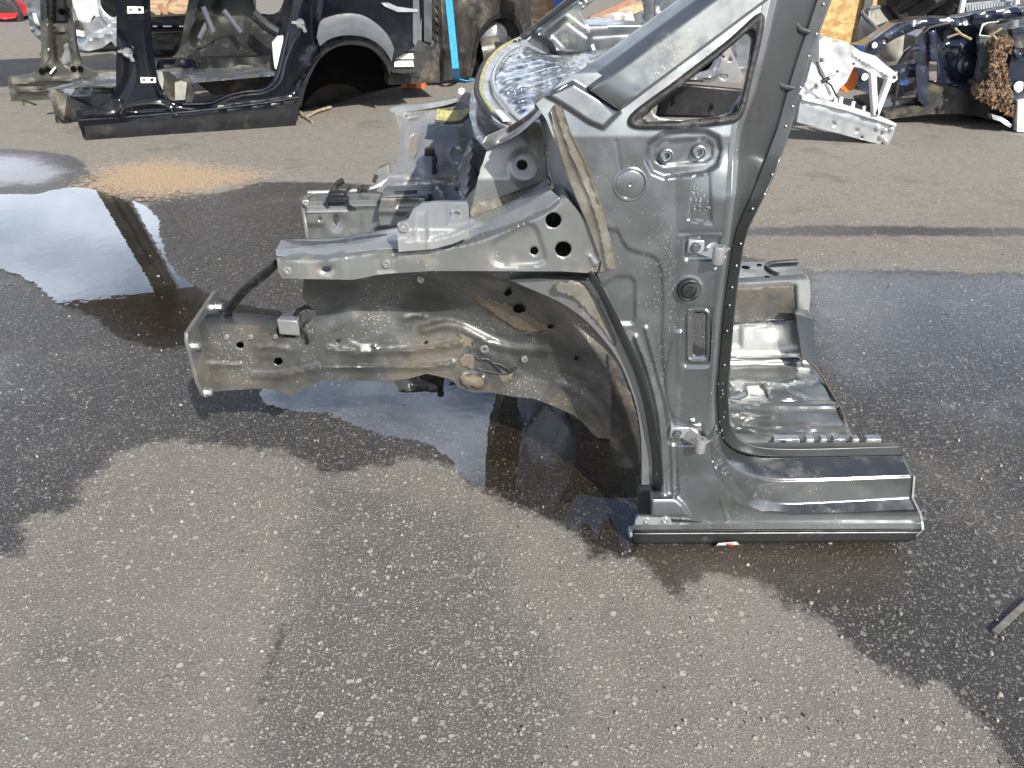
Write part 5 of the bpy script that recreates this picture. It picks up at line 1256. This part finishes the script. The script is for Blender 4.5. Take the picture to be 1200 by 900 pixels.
# ---------------------------------------------------------------- far left: white car front, grey door, red car
wc = empty('white_car_front', (-4.7, 8.6, 0), 'white car front end without its bonnet behind the bare door pillar, far left', 'car')
WP = YS(8.4)
panel('wing', A(84,-70, 84,0, 92,24, 104,26, 110,18, 118,24, 126,33, 140,38, 168,36, 168,-70), WP, M['white'], wc, res=5, ret=.3, feats=[rib(spline(A(90,12, 100,20, 112,40), 4), .03, 4), crumple(.02, 12, 4)], holes=[spline(A(116,0, 118,10, 126,20, 136,22, 142,10, 140,-6, 126,-12), 4, True)])
panel('bumper', A(88,25, 104,27, 112,20, 122,32, 140,40, 172,40, 172,56, 137,56, 130,48, 120,56, 104,60, 94,58, 89,50, 86,38), YS(8.3), M['galv'], wc, res=4, ret=.3, feats=[crumple(.04, 7, 4), rib(spline(A(100,50, 112,44, 128,40), 4), .04, 4)])
panel('fog_lamp_recess', spline(A(88,24, 96,26, 98,36, 94,44, 89,40), 3, True), YS(8.25), M['dark'], wc, res=3)
panel('fog_lamp', A(89,35, 97,37, 98,43, 90,42), YS(8.2), M['label'], wc, res=3, ret=.04)
ringo = spline(A(114,-4, 116,12, 125,23, 137,25, 145,12, 143,-8, 128,-16), 4, True); ringi = spline(A(118,0, 120,10, 127,18, 135,20, 140,10, 138,-5, 128,-10), 4, True)
panel('headlamp_ring', ringo, YS(8.32), M['galv'], wc, holes=[ringi], res=3, ret=.05)
panel('engine_bay', A(86,-60, 300,-60, 300,50, 92,40), YS(9.1), M['dark'], wc, res=20)
bk = empty('black_bumper_heap', (-3.6, 8.0, 0), 'black bumper and dark panels seen through the open rear door frame', 'bumper')
panel('bumper_bar', A(172,20, 222,18, 222,36, 172,38), YS(7.9), M['blackmat'], bk, res=4, ret=.2, feats=[rib(A(172,30, 222,28), .03, 3), crumple(.02, 12, 2)])
panel('lower_panel', A(172,40, 222,38, 220,60, 172,66), YS(8.0), M['dark'], bk, res=5, ret=.3, feats=[pad(A(176,52, 205,52, 205,60, 176,60), .05, 4)])
for u0, u1 in ((179, 184), (191, 201), (210, 215)):
    panel('bright_clip', A(u0,30, u1,30, u1,31.6, u0,31.6), YS(7.86), M['label'], bk, res=3, ret=.01)
for k_, (a0, a1) in enumerate((((178, 14), (196, -14)), ((190, 16), (224, 2)), ((206, 18), (222, -16)))):
    plank_b = MB(); plank_b.beam(PY(np.array([a0[0] + 0.]), np.array([a0[1] + 0.]), 8.4)[0], PY(np.array([a1[0] + 0.]), np.array([a1[1] + 0.]), 8.5 + .1 * k_)[0], .16, .04, up=(0, -1, .1))
    tag(plank_b.build('scrap_board', M['wood'] if k_ != 1 else M['woodred'], bevel=.004), ('pale upright board left in the open rear door frame of the black section', 'reddish board lying across the top of the black bumper', 'pale board leaning right of the reddish board in the rear door frame')[k_], 'board')
gd = empty('grey_door', (-5.0, 7.4, 0), 'blue grey car door skin leaning behind the bare door pillar', 'car door')
panel('door_skin', A(26,-80, 29,0, 33,20, 36,36, 42,43, 50,50, 54,50, 54,-80), YS(7.9), M['greydoor'], gd, res=3.5, ret=.12, feats=[pad(A(38,14, 44,16, 48,32, 42,30), .02, 4), rib(spline(A(32,0, 36,30, 48,46), 4), .03, 3)])
panel('door_trim_highlight', A(38,15, 42,16, 47,30, 44,31, 39,24), YS(7.85), M['white'], gd, res=3)
rc = empty('red_car', (-7.6, 11.6, 0), 'red car parked far off at the left edge', 'car')
panel('body', spline(A(-60,-30, -20,-4, 0,4, 10,7, 17,11, 19.5,16, 18,21, 10,22, 6,23, 2,22, -4,22, -60,24), 4, True), YS(11.3), M['red'], rc, res=3, ret=1.4, feats=[lambda p: .25 * sstep(p[:, 1], 3, 20), crumple(.02, 9, 3)])
b = MB(); c_ = PY(np.array([1.]), np.array([18.]), 11.2)[0]; b.lathe(c_, (0, -1, 0), [(0, .30), (.08, .30), (.10, .26)], 20); b.build('wheel', M['rubber'], rc)
wk = empty('dark_wreck', (-7.1, 12.2, 0), 'dark heap of car bodies behind the red car', 'car wreck')
panel('dark_body', A(-60,-120, 34,-120, 32,10, 22,18, 14,12, -60,14), YS(12.4), M['dark'], wk, res=8, ret=1.0, feats=[crumple(.3, 12, 3)])
panel('bumper_skin', A(6,-14, 26,-10, 27,4, 8,0), YS(12.0), M['greydoor'], wk, res=4, ret=.3)

# ---------------------------------------------------------------- seen over the bonnet gap: planks, cloth, pillar
def plank(name, pts, w, th, m, label, cat='plank'):
    b = MB(); b.beam(pts[0], pts[1], w, th, up=(0, -1, .2)); return tag(b.build(name, m, bevel=.004), label, cat)
plank('wooden_plank', cY(689,27,4.6, 742,3,4.7), .05, .09, M['woodred'], 'reddish brown plank seen through the far quarter light, upper of two')
plank('wooden_plank', cY(694,31,4.3, 750,8,4.4), .05, .07, M['wood'], 'pale brown plank under the reddish one, seen through the far quarter light')
plank('leaning_board', [PY(np.array([636.]), np.array([26.]), 6.2)[0], PY(np.array([632.]), np.array([-60.]), 6.4)[0]], .14, .03, M['wood'], 'light wooden board standing upright right of the weathered car side', 'board')
plank('leaning_board', [PY(np.array([646.]), np.array([20.]), 6.0)[0], PY(np.array([645.]), np.array([-60.]), 6.3)[0]], .07, .03, M['woodred'], 'narrow brown board upright beside the blue sheet', 'board')
b = MB(); P = cY(649,-60,5.9, 662,-60,5.9, 662,6,5.9, 649,10,5.9); b.add(np.vstack([P, P + [0, .03, 0]]), [(0, 1, 2, 3), (7, 6, 5, 4), (0, 4, 5, 1), (1, 5, 6, 2), (2, 6, 7, 3), (3, 7, 4, 0)])
tag(b.build('blue_sheet', M['bluecloth']), 'blue sheet behind the far windscreen pillar', 'sheet')
b = MB(); b.tube(spline(cY(706,28,3.9, 712,25.5,3.95, 720,27,3.9, 728,29,3.9, 733,26,3.9), .04), .018, 8)
tag(b.build('orange_hose', M['orange']), 'coiled orange hose behind the far quarter light', 'hose')
b = MB(); b.tube(spline(cY(716,24,4.1, 726,22,4.15, 736,23,4.1, 742,20,4.1), .04), .03, 8)
tag(b.build('blue_white_bag', M['whiteplastic']), 'crumpled white bag below the planks', 'bag')
bx = empty('grey_blue_cab', (.75, 5.3, 0), 'grey blue car body with an upright pillar behind the far quarter light', 'car wreck')
panel('pillar', A(738,-140, 768,-140, 766,28, 742,30), YS(5.0), M['greydoor'], bx, res=5, ret=.2, feats=[rib(A(752,-140, 754,30), -.03, 4)])
panel('body', A(768,-140, 850,-140, 870,60, 768,60), YS(5.3), M['greydoor'], bx, res=6, ret=.4, feats=[pad(A(770,-100, 830,-100, 840,0, 772,10), -.08, 5), crumple(.03, 18, 3)])
panel('lower_body', A(690,30, 770,28, 880,40, 880,80, 680,80, 660,60), YS(5.6), M['dark'], bx, res=8, ret=.4, feats=[crumple(.06, 12, 3)])

# ---------------------------------------------------------------- right: strand board wall, tub, white and navy front sections
ob = MB(); p0 = PY(np.array([925.]), np.array([66.]), 8.2)[0]; p1 = PY(np.array([1062.]), np.array([66.]), 8.2)[0]
ob.box((p0[0], 8.2, -.01), (p1[0], 8.24, 1.75)); osbw = tag(ob.build('strand_board_wall', M['osb'], bevel=.003), 'tan strand board sheet standing behind the white and navy front sections', 'board')
b = MB(); b.box((p1[0] - .55, 8.14, 0.0), (p1[0] - .47, 8.195, 1.75)); tag(b.build('board_post', M['greydoor']), 'grey upright post in front of the strand board', 'post')
tubr = empty('wheelbarrow_tub', (3.0, 7.0, .0), 'dented galvanised wheelbarrow tub tipped up behind the navy front section', 'wheelbarrow tub')
rimF = cY(1011,14,6.3, 1018,22,6.1, 1028,31,6.0, 1037,40,6.0, 1050,34,6.05, 1070,27,6.1, 1085,24,6.2, 1098,20,6.3)
rimB = cY(1011,14,6.3, 1018,10,6.6, 1030,8,6.8, 1045,7,6.9, 1060,7,6.95, 1075,9,6.9, 1088,12,6.7, 1098,20,6.3)
deep = rimB * .45 + rimF * .55 + np.array([0, .1, -.28])
loft('tub_inside', [rimB, deep, rimF * .9 + deep * .1], M['tub'], tubr, n=24, tight=False)
loft('tub_side', [cY(1010,14,6.3, 1024,29,6.04, 1037,41,5.98, 1060,31,6.05, 1098,21,6.3), cY(1019,48,6.4, 1028,62,6.2, 1040,72,6.1, 1060,78,6.1, 1085,76,6.3)], M['tub'], tubr, n=24, tight=False, solid=.01)
loft('tub_lower', [cY(1019,48,6.4, 1028,62,6.2, 1040,72,6.1, 1060,78,6.1, 1085,76,6.3), cY(1030,100,6.3, 1040,112,6.2, 1055,116,6.1, 1070,114,6.2, 1080,110,6.3)], M['tub'], tubr, n=16, tight=False, solid=.01)
b = MB(); b.tube(rimB, .012, 8); b.build('tub_rim', M['galv'], tubr)

ws = empty('white_front_section', (2.05, 4.8, 0), 'small white cut front section on a grey chassis rail, right behind the door pillar', 'car front section')
WS = YS(4.62)
panel('chassis_rail', A(934,143, 938,118, 942,115, 990,127, 1050,146, 1046,160, 1040,171, 1018,166, 985,157), WS, M['galv'], ws, res=3, ret=.12, feats=[rib(A(945,124, 1042,153), .004, 3), crumple(.004, 10, 3)], holes=[circ(977, 145, 1.5), circ(1004, 153, 1.4), circ(1010, 161, 1.6)])
panel('rail_top_edge', A(940,112, 946,114, 990,123, 1000,126, 1034,137, 1051,145, 1050,148, 990,129, 940,117), YS(4.6), M['white'], ws, res=3, ret=.06, feats=[crumple(.02, 4, 3)])
for (u, v) in ((1029, 150), (1037, 152.5), (1044.5, 151), (1033, 160.5), (1037.5, 165.5)):
    c_ = PY(np.array([u + 0.]), np.array([v + 0.]), 4.615)[0]; b = MB(); b.lathe(c_, (0, -1, 0), [(-.01, .017), (.008, .016), (.008, .011), (.014, .010), (.016, .004)], 12); b.build('rail_bolt', M['zinc'], ws)
panel('wing_sheet', A(935,112, 945,95, 952,70, 958,50, 966,42, 976,46, 988,48, 1000,54, 1008,60, 1026,66, 1051,86, 1052,93, 1047,97, 1030,90, 1010,80, 1001,78, 992,96, 984,104, 976,116, 968,124, 950,118), YS(4.66), M['white'], ws, res=3, ret=.10,
      feats=[crumple(.03, 8, 6), rib(spline(A(955,60, 965,85, 975,110), 4), .02, 3), rib(A(1000,64, 1040,88), .02, 4), crumple(.01, 4, 2)], holes=[circ(962, 71, 2), circ(981, 84, 1.6), circ(956, 102, 2.2, 3), circ(1048, 91, 2.4), circ(1000, 75, 1.5), spline(A(974,47.5, 982,47.5, 984,49, 975,49.5), 3, True)])
for a0, a1 in (((1022, 84), (1025, 134)), ((1042, 92), (1026, 134))):
    b = MB(); b.beam(PY(np.array([a0[0] + 0.]), np.array([a0[1] + 0.]), 4.6)[0], PY(np.array([a1[0] + 0.]), np.array([a1[1] + 0.]), 4.6)[0], .03, .042, up=(0, 1, 0)); b.build('brace', M['white'], ws, bevel=.003)
b = MB(); b.tube(spline(cY(957,72,4.6, 961,86,4.58, 966,94,4.57, 974,100,4.58, 979,110,4.6, 982,115,4.6), .05), .005, 6); b.build('thin_wire', M['rubber'], ws)
b = MB(); c_ = PY(np.array([967.]), np.array([94.]), 4.57)[0]; b.tube([c_ + [-.02, 0, -.01], c_ + [.02, 0, .012]], .012, 8); b.build('wire_plug', M['plastic'], ws)
b = MB()
for u, v in ((979, 119), (985, 120), (999, 125), (1012, 130)):
    b = MB(); p_ = PY(np.array([u + 0.]), np.array([v + 0.]), 4.63)[0]; b.lathe(p_, (0, 0, 1), [(-.02, .012), (.025, .011), (.03, .006)], 8); b.build('standing_stud', M['label'], ws)
panel('orange_insert', spline(A(1000,79, 1004,82, 1004,98, 996,107, 986,106, 988,98, 994,92), 3, True), YS(4.78), M['orange'], ws, res=3, ret=.08, feats=[crumple(.04, 5, 3)])

M['navyblue'] = mat('blue_bracket_paint', (.02, .05, .22), .4, .1)
nv = empty('navy_front_section', (3.0, 5.2, 0), 'dark navy cut front section filled with rusty leaves at the right edge', 'car front section')
NV = YS(5.05)
panel('upper_rail', A(1004,54, 1013,52, 1025,46, 1036,38, 1050,28, 1066,24, 1080,21.5, 1100,20.5, 1122,21, 1145,16, 1175,11, 1230,4, 1230,14, 1200,19, 1170,24, 1156,26, 1130,30, 1100,32, 1080,31, 1066,38, 1050,45, 1038,52, 1031,63, 1018,64, 1005,59), NV, M['navy'], nv, res=3.4, ret=.12, feats=[rib(A(1040,46, 1070,30, 1110,27, 1200,13), .02, 4), pad(A(1120,21, 1140,20, 1138,26, 1122,28), -.03, 3), crumple(.008, 9, 3)], holes=[circ(1036, 48, 2.2, 1.6)])
panel('tower_sheet', A(1077,44, 1082,36, 1095,30, 1130,29, 1152,27, 1150,40, 1160,44, 1160,90, 1146,96, 1146,112, 1135,108, 1122,102, 1112,98, 1096,96, 1088,94, 1085,115, 1090,122, 1083,124, 1076,118, 1073,80), YS(5.1), M['navy'], nv, res=3, ret=.2,
      feats=[pad(spline(A(1102,32, 1106,70, 1112,88, 1125,96, 1140,95, 1150,80, 1148,40), 4, True), -.08, 8), pad(A(1087,36, 1099,33, 1104,92, 1090,94), .03, 4), ring(1132, 75.5, 9, .03, 3), rib(A(1110,55, 1124,54, 1132,60), .02, 3), crumple(.01, 7, 4)], holes=[rrect(1089,72, 1098,95, 1)])
b = MB(); c_ = PY(np.array([1132.]), np.array([75.5]), 5.17)[0]; b.lathe(c_, (-.1, -1, .1), [(0, .062), (.02, .058), (.022, .034), (.045, .030), (.05, .018)], 24); b.build('strut_top', M['navy'], nv)
panel('rail_plate', A(1148,40, 1158,42, 1160,90, 1156,93, 1146,97, 1144,92, 1149,70), YS(5.0), M['greydoor'], nv, res=3, ret=.04, holes=[circ(1153.5, 82, 2)])
panel('white_fleck_plate', A(1151,28, 1158,26, 1170,25, 1171,25.8, 1158,27, 1152,31, 1148.3,41, 1161,42, 1161,42.8, 1147.3,41.8), YS(4.98), M['whiteplastic'], nv, res=3)
panel('lower_arm', A(1032,80, 1052,76, 1066,74, 1081,78, 1081,90, 1060,92, 1040,91, 1028,90), YS(5.15), M['navy'], nv, res=3.5, ret=.12, feats=[rib(A(1050,88, 1080,80), .02, 3), crumple(.01, 7, 4)])
b = MB(); b.tube(spline(cY(1054,76,5.0, 1062,62,4.98, 1068,57,4.98, 1076,56,5.0), .05), .018, 8); b.build('bent_stay', M['navy'], nv)
b = MB(); b.tube(spline(cY(1112,27,4.95, 1090,32,4.95, 1078,42,4.95, 1064,62,4.95, 1055,76,4.95, 1052,100,4.95, 1048,120,4.95, 1046,130,4.95), .06), .009, 6); b.build('hanging_cable', M['rubber'], nv)
panel('rail_end', A(1004,80, 1020,80, 1021,112, 1008,106, 1004,98), YS(5.0), M['navy'], nv, res=3, ret=.15, feats=[crumple(.01, 6, 3)])
c_ = PY(np.array([1013.]), np.array([90.]), 4.99)[0]; b = MB(); b.lathe(c_, (0, -1, 0), [(0, .022), (.01, .02), (.01, .012)], 12); b.build('rail_end_nut', M['label'], nv)
c_ = PY(np.array([1024.5]), np.array([53.]), 5.03)[0]; b = MB(); b.lathe(c_, (0, -1, 0), [(0, .018), (.01, .016), (.01, .010)], 12); b.build('rail_end_nut', M['label'], nv)
panel('crossbar', A(1030,118, 1060,113, 1074,112, 1082,121, 1060,124, 1034,130), YS(5.2), M['greydoor'], nv, res=4, ret=.1)
b = MB(); b.tube(spline(cY(1044,118,5.1, 1056,115,5.08, 1072,113,5.1), .05), .012, 6); b.build('crossbar_rod', M['plastic'], nv)
panel('blue_bracket', A(1004,53, 1014,55, 1013,59, 1004,58), YS(5.0), M['navyblue'], nv, res=3, ret=.05)
panel('blue_bracket', A(1052,93, 1065,94, 1064,100, 1052,99), YS(5.05), M['navyblue'], nv, res=3, ret=.05)
panel('underbody', A(1082,96, 1100,96, 1125,104, 1146,112, 1160,125, 1190,140, 1210,160, 1200,156, 1188,152, 1168,144, 1150,137, 1120,133, 1088,134, 1040,140, 1034,130, 1070,124, 1084,124), YS(5.12), M['dark'], nv, res=4, ret=.5, feats=[crumple(.03, 12, 3)])
panel('inner_void', A(1082,98, 1150,92, 1200,100, 1200,150, 1150,136, 1090,132), YS(5.4), M['dark'], nv, res=12)
panel('bay_back', A(1150,28, 1230,18, 1230,60, 1185,50, 1160,48, 1150,40), YS(5.5), M['dark'], nv, res=8, feats=[crumple(.08, 8, 3)])
panel('right_pillar', A(1186,34, 1230,24, 1230,165, 1192,157, 1190,140, 1184,110, 1182,80, 1188,60), YS(4.95), M['navy'], nv, res=4, ret=.2, feats=[crumple(.03, 10, 5), ring(1196, 62, 7, .03, 4)])
panel('white_pillar_foot', A(1193,118, 1230,112, 1230,158, 1192,154), YS(4.9), M['whiteplastic'], nv, res=4, ret=.05, feats=[crumple(.02, 8, 5)])
panel('white_patch', spline(A(1188,100, 1194,95, 1199,96, 1198,106, 1191,109), 3, True), YS(4.92), M['whiteplastic'], nv, res=3, feats=[crumple(.02, 4, 5)])
panel('crumpled_sill', A(1162,134, 1174,137, 1186,146, 1184,150, 1172,142, 1164,140), YS(4.9), M['galv'], nv, res=3, ret=.05, feats=[crumple(.03, 5, 5)])
# leaf litter packed in it: many small curled leaves
heap = spline(A(1160,46, 1172,45, 1184,44, 1184,58, 1178,70, 1181,95, 1186,112, 1188,134, 1178,132, 1164,126, 1150,117, 1147,108, 1149,98, 1160,93, 1161,70), 4, True)
HS = YS(4.98)
panel('leaf_heap_core', heap, HS, M['rust'], nv, res=3, feats=[crumple(.05, 5, 3)], ret=.15)
b = MB(); lo, hi = heap.min(0), heap.max(0); k = 0
while k < 900:
    q = np.array([[lo[0] + rng.random() * (hi[0] - lo[0]), lo[1] + rng.random() * (hi[1] - lo[1])]])
    if not inside(q, heap)[0]: continue
    c_ = HS(q[:, 0], q[:, 1], .02 + .06 * rng.random())[0]; a1 = np.array([rng.gauss(0, 1), rng.gauss(0, .5), rng.gauss(0, 1)]); a1 /= np.linalg.norm(a1)
    a2 = np.cross(a1, (rng.gauss(0, .4), -1, rng.gauss(0, .4))); a2 /= np.linalg.norm(a2); l, w = .012 + .018 * rng.random(), .006 + .01 * rng.random()
    b.add([c_ - a1 * l, c_ + a2 * w + [0, -.006, 0], c_ + a1 * l, c_ - a2 * w], [(0, 1, 2, 3)]); k += 1
M['leaf'] = mat('dry_brown_leaves', (.15, .095, .055), .7, 0, var=.85, vs=45, bump=.2)
o = b.build('dry_leaves', M['leaf'], nv, smooth=False); o['kind'] = 'stuff'
for pts in (cY(1110,44,4.9, 1124,39,4.88, 1138,46,4.9), cY(1119,33,4.88, 1126,40,4.88), cY(1160,41,4.9, 1168,37,4.88, 1174,33,4.88), cY(1163,40,4.9, 1168,46,4.88)):
    b = MB(); b.tube(pts, .007, 5); b.build('dry_stalk', M['twig'], nv)
# stack behind at the top right: bent dark bars and a radiator
sk = empty('parts_heap', (3.2, 6.6, 0), 'heap of bent black car parts behind the navy front section', 'parts heap')
for k, (p_, q_, r_) in enumerate((((1052, 10), (1130, -30), .05), ((1068, 14), (1120, -12), .07), ((1092, 20), (1150, -25), .06), ((1108, 24), (1136, 2), .04), ((1060, -4), (1110, -8), .05), ((1100, 6), (1128, 16), .05), ((1046, 2), (1070, -30), .05))):
    b = MB(); m_ = ((p_[0] + q_[0]) / 2, (p_[1] + q_[1]) / 2 - 3)
    b.tube(spline(cY(p_[0], p_[1], 6.2, m_[0], m_[1], 6.1, q_[0], q_[1], 6.3), .1), r_, 8); b.build('bent_bar', M['plastic'] if k % 2 else M['blackmat'], sk)
panel('dark_backing', A(1048,-60, 1230,-60, 1230,30, 1060,30, 1046,10), YS(6.7), M['dark'], sk, res=10, ret=.3, feats=[crumple(.15, 15, 3)])
b = MB()
rd = empty('radiator', (3.9, 5.9, .5), 'grey finned radiator lying on the heap at the top right corner', 'radiator')
rd_frame = panel('frame', A(1128,16, 1131,4, 1192,-2, 1196,8), YS(5.95), M['galv'], rd, res=5, ret=.05)
panel('core', A(1131,13, 1133,6, 1190,1, 1193,7), YS(5.93), M['greyclad'], rd, res=5)
for k in range(18):
    u = 1134 + k * 3.2; b = MB(); b.beam(PY(np.array([u]), np.array([13.6 - k * .36]), 5.915)[0], PY(np.array([u - 1.0]), np.array([6.2 - k * .30]), 5.915)[0], .012, .007, up=(0, 1, 0)); b.build('fin', M['galv'], rd)
P_mid = float(cY(1160,10,5.85)[0][0])
for P in (cY(1125,19,5.85, 1131,-10,5.9), cY(1191,8,5.85, 1192,-20,5.9)):
    b = MB(); b.tube(P, .02, 8); tag(b.build('white_upright', M['white']), 'thin white upright bar at the %s end of the grey radiator' % ('left' if P[0][0] < P_mid else 'right'), 'bar')

# ---------------------------------------------------------------- small things on the wet ground
b = MB(); P = cZ(838,640.5,.006, 867,638.5,.006, 863,635.5,.02, 842,637,.02)
b.add(P, [(0, 1, 2, 3)]); t_ = b.build('paper_label', M['label'], solid=.001); tag(t_, 'torn white label with a red patch caught under the sill', 'label')
b = MB(); P = cZ(853,640.6,.0075, 860,640.2,.0075, 858,636.6,.0205, 852,637,.0205); b.add(P, [(0, 1, 2, 3)]); b.build('red_print', M['redlabel'], t_, solid=.0006)
M['sliver'] = mat('weathered_sliver', (.17, .16, .145), .8, 0, var=.3, vs=40)
st = cZ(1166,741,.0065, 1180,728,.0065, 1194,715,.0065, 1208,702,.0065)
tag(ribbon('wood_sliver', spline(st, .02), .011, .003, M['sliver'], (1, .8, 0)), 'pale wooden sliver on the wet asphalt at the right edge', 'wood sliver')
b = MB()
for (u, v, s) in ((670, 828, 6), (1109, 421, 4), (297, 176, 5)):
    pass
# far surroundings that close the yard
def wall(name, x0, x1, y, h, m, label, cat, th=.3):
    b = MB(); b.box((x0, y, -.05), (x1, y + th, h)); return tag(b.build(name, m), label, cat)
wall('yard_wall', -30, 34, 26, 1.0, M['brick'], 'low rendered wall closing the yard far behind the wrecks', 'wall')
